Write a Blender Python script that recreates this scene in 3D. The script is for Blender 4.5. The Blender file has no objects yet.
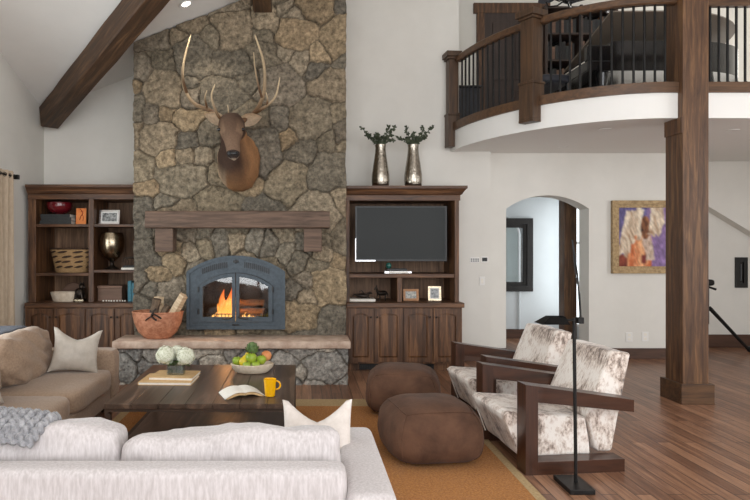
import bpy, bmesh, math, random
import numpy as np
from mathutils import Vector, Matrix, noise as mnoise

random.seed(7)
sc = bpy.context.scene
COL = sc.collection
PI = math.pi
R = math.radians

# ------------------------------------------------------------------ camera, world, light
CAMZ = 1.57
FPX = 600.0
cam_d = bpy.data.cameras.new('camera')
cam = bpy.data.objects.new('camera', cam_d)
COL.objects.link(cam)
cam.location = (0, 0, CAMZ)
cam.rotation_euler = (R(90), 0, 0)
cam_d.sensor_width = 36.0
cam_d.lens = FPX / 750 * 36.0
cam_d.shift_x = 73 / 750
cam_d.shift_y = -4 / 750
cam_d.clip_start = 0.05
cam_d.clip_end = 200
sc.camera = cam

w = bpy.data.worlds.new('world')
sc.world = w
w.use_nodes = True
bg = w.node_tree.nodes['Background']
bg.inputs['Color'].default_value = (0.86, 0.93, 1.0, 1)
bg.inputs['Strength'].default_value = 1.0

sc.view_settings.view_transform = 'Standard'
sc.view_settings.look = 'None'
sc.view_settings.gamma = 1.0
sc.view_settings.use_curve_mapping = False
sc.view_settings.exposure = 0.42


def area(name, loc, rot, sx, sy, power, color=(1, 1, 1)):
    d = bpy.data.lights.new(name, 'AREA')
    d.shape = 'RECTANGLE'
    d.size, d.size_y = sx, sy
    d.energy = power
    d.color = color
    o = bpy.data.objects.new(name, d)
    COL.objects.link(o)
    o.location = loc
    o.rotation_euler = rot
    return o


def spot(name, loc, target, power, ang=70, color=(1, .86, .68), r=.05, blend=.6):
    d = bpy.data.lights.new(name, 'SPOT')
    d.energy = power
    d.color = color
    d.spot_size = R(ang)
    d.spot_blend = blend
    d.shadow_soft_size = r
    o = bpy.data.objects.new(name, d)
    COL.objects.link(o)
    o.location = loc
    o.rotation_euler = (Vector(target) - Vector(loc)).to_track_quat('-Z', 'Y').to_euler()
    return o


# daylight through the windows of the wall behind the camera (faces +Y) and the left wall
area('window_light_rear', (1.5, -1.75, 2.6), (R(90), 0, 0), 8.0, 4.6, 340, (0.985, 0.99, 1.0))
area('window_light_left', (-3.85, 4.6, 1.5), (R(90), 0, R(-90)), 3.6, 2.0, 110, (0.93, 0.97, 1.0))
area('window_light_right', (8.2, 3.0, 2.0), (R(90), 0, R(90)), 4.5, 3.0, 120, (1.0, 0.98, 0.95))
area('window_light_loft', (6.2, 9.25, 4.4), (R(-90), 0, 0), 3.0, 1.6, 60, (1.0, .98, .95))
area('window_light_hall', (4.44, 9.75, 1.4), (R(90), 0, R(90)), .7, 2.0, 7, (0.93, 0.97, 1.0))
# recessed cans in the sloped ceiling
spot('can_light_elk', (-1.30, 6.73, 4.2), (-0.75, 7.15, 2.3), 26, 75, (1, .9, .76))
spot('can_light_table', (-1.0, 4.6, 4.9), (-0.8, 5.0, 0.4), 60, 80)
spot('can_light_rug', (1.0, 3.3, 5.8), (.95, 3.4, 0), 1500, 46, (1, .70, .42))


# ------------------------------------------------------------------ colours and materials
def lin(c):
    c = c / 255.0
    return c / 12.92 if c <= 0.04045 else ((c + 0.055) / 1.055) ** 2.4


def C(r, g, b):
    return (lin(r), lin(g), lin(b), 1.0)


def newmat(name):
    m = bpy.data.materials.new(name)
    m.use_nodes = True
    nt = m.node_tree
    return m, nt, nt.nodes['Principled BSDF']


def setin(n, k, v):
    if k in n.inputs:
        n.inputs[k].default_value = v


def pm(name, c1, c2=None, scale=6, stretch=(1, 1, 1), rough=.5, metal=0, bump=0, bscale=None, bdist=.01,
       detail=6, spec=.5, coat=0, lo=.35, hi=.65, sheen=0, c3=None, dist=0.0, rough2=None):
    m, nt, b = newmat(name)
    L = nt.links
    b.inputs['Base Color'].default_value = c1
    b.inputs['Roughness'].default_value = rough
    b.inputs['Metallic'].default_value = metal
    setin(b, 'Specular IOR Level', spec)
    setin(b, 'Coat Weight', coat)
    setin(b, 'Coat Roughness', .2)
    if sheen:
        setin(b, 'Sheen Weight', sheen)
        setin(b, 'Sheen Roughness', .5)
    tc = nt.nodes.new('ShaderNodeTexCoord')
    mp = nt.nodes.new('ShaderNodeMapping')
    mp.inputs['Scale'].default_value = stretch
    L.new(tc.outputs['Object'], mp.inputs['Vector'])
    if c2 is not None:
        n = nt.nodes.new('ShaderNodeTexNoise')
        n.inputs['Scale'].default_value = scale
        n.inputs['Detail'].default_value = detail
        n.inputs['Roughness'].default_value = .62
        n.inputs['Distortion'].default_value = dist
        L.new(mp.outputs[0], n.inputs['Vector'])
        r = nt.nodes.new('ShaderNodeValToRGB')
        r.color_ramp.elements[0].position = lo
        r.color_ramp.elements[0].color = c1
        r.color_ramp.elements[1].position = hi
        r.color_ramp.elements[1].color = c2
        if c3 is not None:
            e = r.color_ramp.elements.new((lo + hi) / 2)
            e.color = c3
        L.new(n.outputs['Fac'], r.inputs['Fac'])
        L.new(r.outputs['Color'], b.inputs['Base Color'])
    if bump:
        n2 = nt.nodes.new('ShaderNodeTexNoise')
        n2.inputs['Scale'].default_value = bscale or scale * 3
        n2.inputs['Detail'].default_value = 5
        L.new(mp.outputs[0], n2.inputs['Vector'])
        bp = nt.nodes.new('ShaderNodeBump')
        bp.inputs['Strength'].default_value = bump
        bp.inputs['Distance'].default_value = bdist
        L.new(n2.outputs['Fac'], bp.inputs['Height'])
        L.new(bp.outputs['Normal'], b.inputs['Normal'])
    return m


def wood(name, c1, c2, axis='x', rough=.45, k=1.0, bump=.25, lo=.3, hi=.7, c3=None, coat=0):
    s = {'x': (1.2, 14, 14), 'y': (14, 1.2, 14), 'z': (14, 14, 1.2)}[axis]
    s = tuple(v * k for v in s)
    return pm(name, c1, c2, 1.6, s, rough, bump=bump, bscale=4, bdist=.004, detail=8, lo=lo, hi=hi, c3=c3, dist=.6, coat=coat)


def emis(name, col, st):
    m, nt, b = newmat(name)
    b.inputs['Base Color'].default_value = col
    b.inputs['Emission Color'].default_value = col
    b.inputs['Emission Strength'].default_value = st
    return m


def attrmat(name, attr, rough=.7, bump=.4, bscale=40, bdist=.006, spk=.35, spscale=30, spec=.3):
    """colour from a mesh attribute, broken up with noise"""
    m, nt, b = newmat(name)
    L = nt.links
    a = nt.nodes.new('ShaderNodeAttribute')
    a.attribute_name = attr
    tc = nt.nodes.new('ShaderNodeTexCoord')
    n = nt.nodes.new('ShaderNodeTexNoise')
    n.inputs['Scale'].default_value = spscale
    n.inputs['Detail'].default_value = 8
    n.inputs['Roughness'].default_value = .7
    L.new(tc.outputs['Object'], n.inputs['Vector'])
    r = nt.nodes.new('ShaderNodeValToRGB')
    r.color_ramp.elements[0].position = .3
    r.color_ramp.elements[1].position = .7
    v0, v1 = 1 - spk, 1 + spk
    r.color_ramp.elements[0].color = (v0, v0, v0, 1)
    r.color_ramp.elements[1].color = (v1, v1 * .99, v1 * .97, 1)
    L.new(n.outputs['Fac'], r.inputs['Fac'])
    mx = nt.nodes.new('ShaderNodeMix')
    mx.data_type = 'RGBA'
    mx.blend_type = 'MULTIPLY'
    mx.inputs[0].default_value = 1.0
    L.new(a.outputs['Color'], mx.inputs[6])
    L.new(r.outputs['Color'], mx.inputs[7])
    L.new(mx.outputs[2], b.inputs['Base Color'])
    b.inputs['Roughness'].default_value = rough
    setin(b, 'Specular IOR Level', spec)
    if bump:
        n2 = nt.nodes.new('ShaderNodeTexNoise')
        n2.inputs['Scale'].default_value = bscale
        n2.inputs['Detail'].default_value = 6
        L.new(tc.outputs['Object'], n2.inputs['Vector'])
        bp = nt.nodes.new('ShaderNodeBump')
        bp.inputs['Strength'].default_value = bump
        bp.inputs['Distance'].default_value = bdist
        L.new(n2.outputs['Fac'], bp.inputs['Height'])
        L.new(bp.outputs['Normal'], b.inputs['Normal'])
    return m


def glassmat(name, tint=(1, 1, 1, 1), refl=.08):
    m = bpy.data.materials.new(name)
    m.use_nodes = True
    nt = m.node_tree
    nt.nodes.remove(nt.nodes['Principled BSDF'])
    out = nt.nodes['Material Output']
    t = nt.nodes.new('ShaderNodeBsdfTransparent')
    t.inputs['Color'].default_value = tint
    g = nt.nodes.new('ShaderNodeBsdfGlossy')
    g.inputs['Roughness'].default_value = .03
    mx = nt.nodes.new('ShaderNodeMixShader')
    mx.inputs[0].default_value = refl
    nt.links.new(t.outputs[0], mx.inputs[1])
    nt.links.new(g.outputs[0], mx.inputs[2])
    nt.links.new(mx.outputs[0], out.inputs['Surface'])
    return m


def plankmat(name, axis_rot, c1, c2, c3, pw=.105, pl=1.6, rough=.33, bump=.25):
    """floor boards running along Y"""
    m, nt, b = newmat(name)
    L = nt.links
    tc = nt.nodes.new('ShaderNodeTexCoord')
    mp = nt.nodes.new('ShaderNodeMapping')
    mp.inputs['Rotation'].default_value = (0, 0, axis_rot)
    L.new(tc.outputs['Object'], mp.inputs['Vector'])
    br = nt.nodes.new('ShaderNodeTexBrick')
    br.inputs['Scale'].default_value = 1.0
    br.inputs['Brick Width'].default_value = pl
    br.inputs['Row Height'].default_value = pw
    br.inputs['Mortar Size'].default_value = .0035
    br.inputs['Mortar Smooth'].default_value = .3
    br.inputs['Color1'].default_value = (0, 0, 0, 1)
    br.inputs['Color2'].default_value = (1, 1, 1, 1)
    br.inputs['Mortar'].default_value = (.5, .5, .5, 1)
    br.offset = .37
    L.new(mp.outputs[0], br.inputs['Vector'])
    mp2 = nt.nodes.new('ShaderNodeMapping')
    mp2.inputs['Scale'].default_value = (1.0, 17, 1)
    L.new(mp.outputs[0], mp2.inputs['Vector'])
    n = nt.nodes.new('ShaderNodeTexNoise')
    n.inputs['Scale'].default_value = 2.2
    n.inputs['Detail'].default_value = 9
    n.inputs['Roughness'].default_value = .65
    n.inputs['Distortion'].default_value = .5
    L.new(mp2.outputs[0], n.inputs['Vector'])
    ad = nt.nodes.new('ShaderNodeMath')
    ad.operation = 'MULTIPLY_ADD'
    ad.inputs[1].default_value = .24
    sb = nt.nodes.new('ShaderNodeMath')
    sb.operation = 'MULTIPLY'
    sb.inputs[1].default_value = .92
    L.new(n.outputs['Fac'], sb.inputs[0])
    L.new(br.outputs['Color'], ad.inputs[0])
    L.new(sb.outputs[0], ad.inputs[2])
    r = nt.nodes.new('ShaderNodeValToRGB')
    r.color_ramp.elements[0].position = .22
    r.color_ramp.elements[0].color = c1
    r.color_ramp.elements[1].position = .85
    r.color_ramp.elements[1].color = c3
    e = r.color_ramp.elements.new(.52)
    e.color = c2
    L.new(ad.outputs[0], r.inputs['Fac'])
    mx = nt.nodes.new('ShaderNodeMix')
    mx.data_type = 'RGBA'
    L.new(br.outputs['Fac'], mx.inputs[0])
    L.new(r.outputs['Color'], mx.inputs[6])
    mx.inputs[7].default_value = (c1[0] * .35, c1[1] * .35, c1[2] * .35, 1)
    L.new(mx.outputs[2], b.inputs['Base Color'])
    b.inputs['Roughness'].default_value = rough
    bp = nt.nodes.new('ShaderNodeBump')
    bp.inputs['Strength'].default_value = bump
    bp.inputs['Distance'].default_value = .004
    L.new(n.outputs['Fac'], bp.inputs['Height'])
    L.new(bp.outputs['Normal'], b.inputs['Normal'])
    return m


def hidemat(name):
    """brindled cow hide: cream with grey-brown patches of short streaky hair"""
    m, nt, b = newmat(name)
    L = nt.links
    tc = nt.nodes.new('ShaderNodeTexCoord')
    n1 = nt.nodes.new('ShaderNodeTexNoise')
    n1.inputs['Scale'].default_value = 5.5
    n1.inputs['Detail'].default_value = 3
    n1.inputs['Distortion'].default_value = .8
    L.new(tc.outputs['Object'], n1.inputs['Vector'])
    mp = nt.nodes.new('ShaderNodeMapping')
    mp.inputs['Scale'].default_value = (34, 90, 22)
    mp.inputs['Rotation'].default_value = (.3, .4, .5)
    L.new(tc.outputs['Object'], mp.inputs['Vector'])
    n2 = nt.nodes.new('ShaderNodeTexNoise')
    n2.inputs['Scale'].default_value = 1.0
    n2.inputs['Detail'].default_value = 6
    n2.inputs['Roughness'].default_value = .7
    L.new(mp.outputs[0], n2.inputs['Vector'])
    a = nt.nodes.new('ShaderNodeMath')
    a.operation = 'MULTIPLY_ADD'
    a.inputs[1].default_value = .62
    L.new(n2.outputs['Fac'], a.inputs[0])
    s = nt.nodes.new('ShaderNodeMath')
    s.operation = 'MULTIPLY'
    s.inputs[1].default_value = .62
    L.new(n1.outputs['Fac'], s.inputs[0])
    L.new(s.outputs[0], a.inputs[2])
    r = nt.nodes.new('ShaderNodeValToRGB')
    cr = r.color_ramp
    cr.elements[0].position = .455
    cr.elements[0].color = C(92, 80, 74)
    cr.elements[1].position = .69
    cr.elements[1].color = C(238, 230, 222)
    e = cr.elements.new(.535)
    e.color = C(156, 138, 126)
    e = cr.elements.new(.60)
    e.color = C(212, 196, 184)
    L.new(a.outputs[0], r.inputs['Fac'])
    L.new(r.outputs['Color'], b.inputs['Base Color'])
    b.inputs['Roughness'].default_value = .6
    setin(b, 'Sheen Weight', .25)
    bp = nt.nodes.new('ShaderNodeBump')
    bp.inputs['Strength'].default_value = .25
    bp.inputs['Distance'].default_value = .004
    L.new(n2.outputs['Fac'], bp.inputs['Height'])
    L.new(bp.outputs['Normal'], b.inputs['Normal'])
    return m


M = {}
M['wall'] = pm('wall_plaster', C(222, 219, 212), C(226, 223, 216), 3, rough=.9, bump=.06, bscale=50, spec=.2)
M['ceil'] = pm('ceiling_plaster', C(226, 224, 220), C(229, 227, 223), 3, rough=.9, spec=.2)
M['white'] = pm('white_paint', C(232, 230, 226), rough=.6)
M['hallwall'] = pm('hall_plaster', C(206, 211, 212), C(210, 215, 216), 3, rough=.9, spec=.2)
M['floor'] = plankmat('floor_boards', R(90), C(58, 38, 28), C(120, 84, 63), C(176, 132, 102))
M['cabx'] = wood('cabinet_wood_horizontal', C(54, 34, 21), C(126, 88, 58), 'x', .5, c3=C(86, 57, 37))
M['cabz'] = wood('cabinet_wood_vertical', C(48, 29, 17), C(136, 95, 62), 'z', .5, c3=C(90, 60, 38))
M['cabback'] = wood('cabinet_back_boards', C(76, 53, 37), C(158, 122, 92), 'z', .6)
M['beamy'] = wood('beam_timber', C(48, 33, 20), C(104, 76, 50), 'x', .6, bump=.6, c3=C(70, 48, 30))
M['post'] = wood('post_timber', C(54, 34, 20), C(124, 90, 58), 'z', .5, bump=.5, c3=C(86, 58, 37))
M['rail'] = wood('railing_timber', C(46, 31, 20), C(92, 66, 44), 'z', .45)
M['railx'] = wood('railing_timber_flat', C(56, 37, 24), C(104, 74, 48), 'x', .45)
M['mantel'] = wood('mantel_timber', C(62, 46, 36), C(116, 92, 76), 'x', .7, bump=.7)
M['base'] = wood('baseboard_wood', C(62, 40, 28), C(92, 62, 46), 'x', .5)
M['iron'] = pm('dark_iron', C(26, 25, 25), C(38, 36, 35), 20, rough=.45, metal=.6)
M['black'] = pm('black_paint', C(20, 20, 21), rough=.4)
M['insert'] = pm('fireplace_iron', C(60, 68, 75), C(74, 83, 90), 30, rough=.5, metal=.35, bump=.1)
M['soot'] = pm('firebrick_soot', C(30, 24, 20), C(66, 52, 42), 10, rough=.95, bump=.4)
M['slab'] = pm('hearth_sandstone', C(158, 132, 114), C(200, 178, 160), 7, rough=.75, bump=.35, bscale=40, bdist=.006)
M['sofa'] = pm('taupe_linen', C(142, 119, 99), C(160, 136, 115), 60, rough=.9, bump=.25, bscale=250, bdist=.002, sheen=.2, spec=.2)
M['sofaw'] = pm('linen_daylit', C(182, 174, 172), C(206, 199, 198), 90, (1, 1, .16), rough=.9, bump=.25, bscale=250, bdist=.002, sheen=.2, spec=.2)  # same linen as the left sofa, daylight worked into a paler colour
M['pillow'] = pm('grey_beige_satin', C(168, 158, 146), C(184, 174, 162), 14, rough=.5, bump=.1, sheen=.2)
M['pilloww'] = pm('ivory_cotton', C(208, 197, 188), C(220, 210, 202), 30, rough=.85, bump=.15, sheen=.2)
M['greyfab'] = pm('slate_wool', C(70, 72, 80), C(90, 92, 100), 60, rough=.95, bump=.3)
M['knit'] = pm('grey_chunky_wool', C(122, 122, 126), C(168, 166, 168), 40, rough=.95, bump=.4, bscale=150, sheen=.3)
M['pouf'] = pm('brown_suede', C(72, 49, 36), C(98, 69, 52), 5, rough=.8, bump=.2, bscale=60, sheen=.05, spec=.25)
M['hide'] = hidemat('brindle_cowhide')
M['chair'] = wood('chair_walnut', C(42, 23, 14), C(76, 44, 28), 'x', .35, coat=.2)
M['chairz'] = wood('chair_walnut_upright', C(42, 23, 14), C(76, 44, 28), 'z', .35, coat=.2)
M['rug'] = pm('golden_wool', C(146, 90, 38), C(196, 134, 68), 70, rough=.95, bump=.9, bscale=150, bdist=.012, sheen=.1, spec=.1, lo=.3, hi=.7)
M['rugb'] = pm('pale_rug_border', C(168, 142, 104), C(188, 164, 126), 60, rough=.95, bump=.6, bscale=160, spec=.1)
M['table'] = wood('table_planks', C(58, 45, 36), C(128, 104, 86), 'y', .36, k=.55, bump=.4, c3=C(82, 65, 54), lo=.35, hi=.75)
M['tframe'] = wood('table_frame', C(42, 31, 24), C(74, 56, 44), 'x', .5)
M['silver'] = pm('hammered_silver', C(150, 142, 130), C(178, 170, 158), 30, rough=.22, metal=1, bump=.6, bscale=26, bdist=.01)
M['pewter'] = pm('mercury_glass', C(148, 134, 112), C(178, 164, 142), 20, rough=.25, metal=1, bump=.3, bscale=20)
M['chrome'] = pm('polished_silver', C(220, 220, 222), rough=.15, metal=1)
M['steel'] = pm('brushed_steel', C(96, 98, 100), rough=.35, metal=.9)
M['leaf'] = pm('dusty_leaf', C(48, 56, 40), C(82, 90, 68), 20, rough=.7)
M['green'] = pm('fresh_leaf', C(44, 84, 34), C(84, 128, 56), 20, rough=.6)
M['petal'] = pm('ivory_petal', C(222, 223, 200), C(240, 240, 224), 40, rough=.85)
M['petal2'] = pm('petal_base', C(190, 194, 160), C(212, 214, 184), 40, rough=.9)
M['apple'] = pm('green_apple_skin', C(120, 150, 34), C(168, 184, 62), 9, rough=.3)
M['pear'] = pm('yellow_pear_skin', C(200, 174, 28), C(220, 198, 60), 9, rough=.35)
M['artichoke'] = pm('artichoke_scale', C(70, 96, 48), C(112, 134, 78), 20, rough=.6)
M['peach'] = pm('peach_skin', C(206, 120, 70), C(224, 160, 100), 7, rough=.6)
M['travertine'] = pm('carved_stone', C(200, 182, 158), C(224, 210, 190), 18, rough=.75, bump=.3)
M['yellow'] = pm('yellow_glaze', C(238, 176, 8), rough=.25)
M['paper'] = pm('book_paper', C(232, 226, 214), C(240, 236, 226), 30, rough=.8)
M['kraft'] = pm('tan_board', C(196, 160, 112), C(212, 178, 130), 30, rough=.6)
M['bookgrey'] = pm('grey_book_cloth', C(44, 46, 46), C(58, 60, 60), 40, rough=.7)
M['bookteal'] = pm('teal_book_cloth', C(62, 116, 132), C(78, 132, 148), 40, rough=.7)
M['bookblack'] = pm('black_book_cloth', C(24, 24, 26), rough=.5)
M['copper'] = pm('hammered_copper', C(168, 108, 80), C(204, 146, 114), 22, rough=.5, metal=.35, bump=.8, bscale=34, bdist=.012)
M['log'] = pm('split_wood', C(170, 146, 116), C(208, 186, 156), 5, (1, 1, 8), rough=.85, bump=.4)
M['bark'] = pm('bark', C(70, 56, 44), C(128, 108, 88), 14, (1, 1, .3), rough=.9, bump=.8, bdist=.02)
M['ember'] = pm('charred_log', C(70, 44, 26), C(130, 88, 54), 12, rough=.9, bump=.6)
M['basket'] = pm('woven_cane', C(150, 116, 76), C(188, 154, 110), 30, (1, 1, 5), rough=.8, bump=.7, bscale=50)
M['basketd'] = pm('dark_cane', C(52, 36, 26), C(76, 54, 38), 30, rough=.8, bump=.5)
M['redglaze'] = pm('red_lacquer', C(104, 20, 30), rough=.12, coat=.6)
M['bronze'] = pm('dark_bronze', C(38, 32, 28), C(62, 52, 44), 16, rough=.4, metal=.7)
M['orange'] = pm('orange_card', C(224, 128, 62), C(232, 150, 84), 8, rough=.7)
M['redink'] = pm('red_ink', C(160, 40, 30), rough=.7)
M['photo'] = pm('grey_photo_print', C(70, 72, 74), C(188, 188, 186), 30, rough=.3)
M['photow'] = pm('warm_photo_print', C(90, 104, 110), C(206, 196, 178), 34, rough=.3)
M['oak'] = wood('honey_oak', C(150, 96, 50), C(186, 130, 78), 'x', .45)
M['boxwood'] = wood('grey_brown_box', C(92, 68, 54), C(128, 98, 80), 'x', .6)
M['screen'] = pm('tv_screen', C(50, 52, 52), rough=.3, spec=.12)
M['gilt'] = pm('antique_gilt', C(128, 104, 70), C(172, 146, 106), 24, (1, 1, 1), rough=.45, metal=.35, bump=.3)
M['curtain'] = pm('oat_linen', C(176, 158, 136), C(190, 172, 150), 50, (1, 1, .3), rough=.95, bump=.2, bscale=200)
M['espresso'] = pm('espresso_frame', C(20, 16, 14), C(32, 26, 22), 20, rough=.7, bump=.5, bscale=60, bdist=.01)
M['mirror'] = pm('mirror_glass', C(214, 228, 234), rough=.04, metal=1)
M['glass'] = glassmat('pane_glass', (.97, .98, .97, 1), .07)
M['vaseglass'] = glassmat('vase_glass', (.86, .9, .88, 1), .2)
M['piano'] = pm('piano_black', C(12, 12, 14), rough=.12, coat=.5)
M['pianoin'] = pm('piano_lid_inner', C(118, 106, 94), rough=.35)
M['darkfab'] = pm('charcoal_leather', C(30, 32, 40), C(40, 42, 52), 20, rough=.5)
M['canlens'] = emis('can_lens', (1, .93, .82, 1), 9)
M['daypane'] = emis('daylit_pane', (.9, .96, 1, 1), 1.4)
M['door'] = wood('dark_door', C(44, 34, 30), C(70, 54, 46), 'z', .5)
M['fur'] = attrmat('elk_hair', 'tint', rough=.8, bump=.6, bscale=90, bdist=.01, spk=.22, spscale=50)
M['antler'] = attrmat('antler_bone', 'tint', rough=.5, bump=.4, bscale=60, spk=.15, spscale=40)
M['stone'] = attrmat('field_stone', 'tint', rough=.9, bump=1.0, bscale=38, bdist=.02, spk=.66, spscale=24, spec=.2)
M['canvas'] = attrmat('painted_canvas', 'tint', rough=.6, bump=.3, bscale=60, spk=.12, spscale=40)


# ------------------------------------------------------------------ mesh helpers
def nb():
    return bmesh.new()


def box(bm, x0, x1, y0, y1, z0, z1, bev=0.0, seg=2, rot=None, piv=None):
    r = bmesh.ops.create_cube(bm, size=1.0)
    vs = r['verts']
    c = Vector(((x0 + x1) / 2, (y0 + y1) / 2, (z0 + z1) / 2))
    for v in vs:
        v.co = Vector((v.co.x * (x1 - x0), v.co.y * (y1 - y0), v.co.z * (z1 - z0))) + c
    if rot is not None:
        p = Vector(piv) if piv else c
        for v in vs:
            v.co = rot @ (v.co - p) + p
    if bev > 0:
        es = list({e for v in vs for e in v.link_edges})
        bmesh.ops.bevel(bm, geom=es, offset=bev, segments=seg, affect='EDGES', profile=.5)


def rotz(a):
    return Matrix.Rotation(a, 3, 'Z')


def roty(a):
    return Matrix.Rotation(a, 3, 'Y')


def rotx(a):
    return Matrix.Rotation(a, 3, 'X')


def tube(bm, pts, rad, n=10, cap=True, flat=1.0):
    pts = [Vector(p) for p in pts]
    if not isinstance(rad, (list, tuple)):
        rad = [rad] * len(pts)
    rings = []
    up = None
    for i, p in enumerate(pts):
        if i == 0:
            t = pts[1] - pts[0]
        elif i == len(pts) - 1:
            t = pts[-1] - pts[-2]
        else:
            t = (pts[i + 1] - pts[i]).normalized() + (pts[i] - pts[i - 1]).normalized()
        if t.length < 1e-9:
            t = Vector((0, 0, 1))
        t.normalize()
        if up is None:
            a = Vector((0, 0, 1)) if abs(t.z) < .9 else Vector((1, 0, 0))
            up = (a - t * a.dot(t)).normalized()
        else:
            up = up - t * up.dot(t)
            if up.length < 1e-6:
                up = t.orthogonal()
            up.normalize()
        s = t.cross(up)
        rings.append([bm.verts.new(p + (up * math.cos(2 * PI * k / n) * flat + s * math.sin(2 * PI * k / n)) * rad[i]) for k in range(n)])
    for a, b in zip(rings[:-1], rings[1:]):
        for k in range(n):
            bm.faces.new((a[k], a[(k + 1) % n], b[(k + 1) % n], b[k]))
    if cap:
        bm.faces.new(list(reversed(rings[0])))
        bm.faces.new(rings[-1])


def lathe(bm, prof, n=24, c=(0, 0, 0), sx=1.0, sy=1.0, wob=None):
    rings = []
    for r, z in prof:
        if r < 1e-5:
            rings.append([bm.verts.new((c[0], c[1], c[2] + z))])
        else:
            ring = []
            for k in range(n):
                a = 2 * PI * k / n
                q = r * (wob(a, z) if wob else 1)
                ring.append(bm.verts.new((c[0] + q * sx * math.cos(a), c[1] + q * sy * math.sin(a), c[2] + z)))
            rings.append(ring)
    for a, b in zip(rings[:-1], rings[1:]):
        if len(a) == 1 and len(b) == 1:
            continue
        for k in range(n):
            j = (k + 1) % n
            if len(a) == 1:
                bm.faces.new((a[0], b[j], b[k]))
            elif len(b) == 1:
                bm.faces.new((a[k], a[j], b[0]))
            else:
                bm.faces.new((a[k], a[j], b[j], b[k]))
    if len(rings[0]) > 1:
        bm.faces.new(list(reversed(rings[0])))
    if len(rings[-1]) > 1:
        bm.faces.new(rings[-1])


def prism(bm, poly, a0, a1, axis='y'):
    """extrude a 2-D polygon; axis y: poly is (x,z); axis x: (y,z); axis z: (x,y)"""
    def mk(u, v, a):
        return {'y': (u, a, v), 'x': (a, u, v), 'z': (u, v, a)}[axis]
    A = [bm.verts.new(mk(u, v, a0)) for u, v in poly]
    B = [bm.verts.new(mk(u, v, a1)) for u, v in poly]
    n = len(poly)
    bm.faces.new(A)
    bm.faces.new(list(reversed(B)))
    for k in range(n):
        bm.faces.new((A[k], B[k], B[(k + 1) % n], A[(k + 1) % n]))


def pframe(bm, outer, inner, y0, y1):
    """ring between two same-length (x,z) outlines, extruded along y"""
    n = len(outer)
    o0 = [bm.verts.new((u, y0, v)) for u, v in outer]
    i0 = [bm.verts.new((u, y0, v)) for u, v in inner]
    o1 = [bm.verts.new((u, y1, v)) for u, v in outer]
    i1 = [bm.verts.new((u, y1, v)) for u, v in inner]
    for k in range(n):
        j = (k + 1) % n
        bm.faces.new((o0[k], o0[j], i0[j], i0[k]))
        bm.faces.new((o1[j], o1[k], i1[k], i1[j]))
        bm.faces.new((o0[j], o0[k], o1[k], o1[j]))
        bm.faces.new((i0[k], i0[j], i1[j], i1[k]))


def puff(bm, sx, sy, sz, p=5.0, n=10, c=(0, 0, 0), nz=0.0, nf=4.0, rot=None, fn=None, seed=0.0):
    """rounded box (super-ellipsoid) of half sizes sx, sy, sz"""
    t = bmesh.new()
    bmesh.ops.create_cube(t, size=2.0)
    bmesh.ops.subdivide_edges(t, edges=t.edges[:], cuts=n, use_grid_fill=True)
    c = Vector(c)
    mp = {}
    for v in t.verts:
        u = v.co
        s = (abs(u.x) ** p + abs(u.y) ** p + abs(u.z) ** p) ** (1.0 / p)
        q = Vector((u.x / s * sx, u.y / s * sy, u.z / s * sz))
        if fn:
            q = fn(q, u / s)
        if nz:
            q = q + (u / s).normalized() * nz * mnoise.fractal(q * nf + Vector((seed, seed * 1.7, seed * .3)), .8, 2.0, 3)
        if rot is not None:
            q = rot @ q
        mp[v] = bm.verts.new(q + c)
    for f in t.faces:
        bm.faces.new([mp[v] for v in f.verts])
    t.free()


def pillow_bm(bm, w, h, t, pinch=.14, n=16, nz=.012, seed=1.0):
    """throw pillow in the x-z plane, thickness along y, corners drawn out"""
    def P(u, v, s):
        x = u * w / 2 * (1 - pinch * (1 - v * v))
        z = v * h / 2 * (1 - pinch * (1 - u * u))
        y = s * t / 2 * ((1 - u ** 2) * (1 - v ** 2)) ** .42
        q = Vector((x, y, z))
        if abs(u) < .999 and abs(v) < .999:
            q.y += s * nz * mnoise.fractal(q * 7 + Vector((seed, 2.2 * seed, s)), .8, 2, 3)
        return q
    fr = {}
    for s in (1, -1):
        for i in range(n + 1):
            for j in range(n + 1):
                u, v = math.sin((i / n - .5) * PI), math.sin((j / n - .5) * PI)
                edge = i in (0, n) or j in (0, n)
                if edge and s == -1:
                    fr[(s, i, j)] = fr[(1, i, j)]
                else:
                    fr[(s, i, j)] = bm.verts.new(P(u, v, s))
    for s in (1, -1):
        for i in range(n):
            for j in range(n):
                q = [fr[(s, i, j)], fr[(s, i + 1, j)], fr[(s, i + 1, j + 1)], fr[(s, i, j + 1)]]
                bm.faces.new(q if s == -1 else list(reversed(q)))


def obj(name, bm, mat, parent=None, smooth=True, ang=40, loc=None, norm=True):
    if norm:
        bmesh.ops.recalc_face_normals(bm, faces=bm.faces[:])
    me = bpy.data.meshes.new(name)
    bm.to_mesh(me)
    bm.free()
    me.materials.append(mat)
    if smooth:
        me.shade_smooth()
        me.set_sharp_from_angle(angle=R(ang))
    o = bpy.data.objects.new(name, me)
    COL.objects.link(o)
    if parent is not None:
        o.parent = parent
    if loc is not None:
        o.location = loc
    return o


def tag(o, label, cat, group=None, kind=None):
    o['label'] = label
    o['category'] = cat
    if group:
        o['group'] = group
    if kind:
        o['kind'] = kind
    return o


def thing(name, label, cat, loc=(0, 0, 0), rz=0.0, group=None):
    o = bpy.data.objects.new(name, None)
    o.empty_display_size = .05
    COL.objects.link(o)
    o.location = loc
    o.rotation_euler = (0, 0, rz)
    tag(o, label, cat, group)
    return o


def dup(root, loc=None, rot=None, label=None, scale=None):
    r = root.copy()
    COL.objects.link(r)
    if loc is not None:
        r.location = loc
    if rot is not None:
        r.rotation_euler = rot
    if scale is not None:
        r.scale = scale
    if label:
        r['label'] = label
    for ch in list(root.children):
        c = ch.copy()
        COL.objects.link(c)
        c.parent = r
        for g in list(ch.children):
            d = g.copy()
            COL.objects.link(d)
            d.parent = c
    return r


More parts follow.
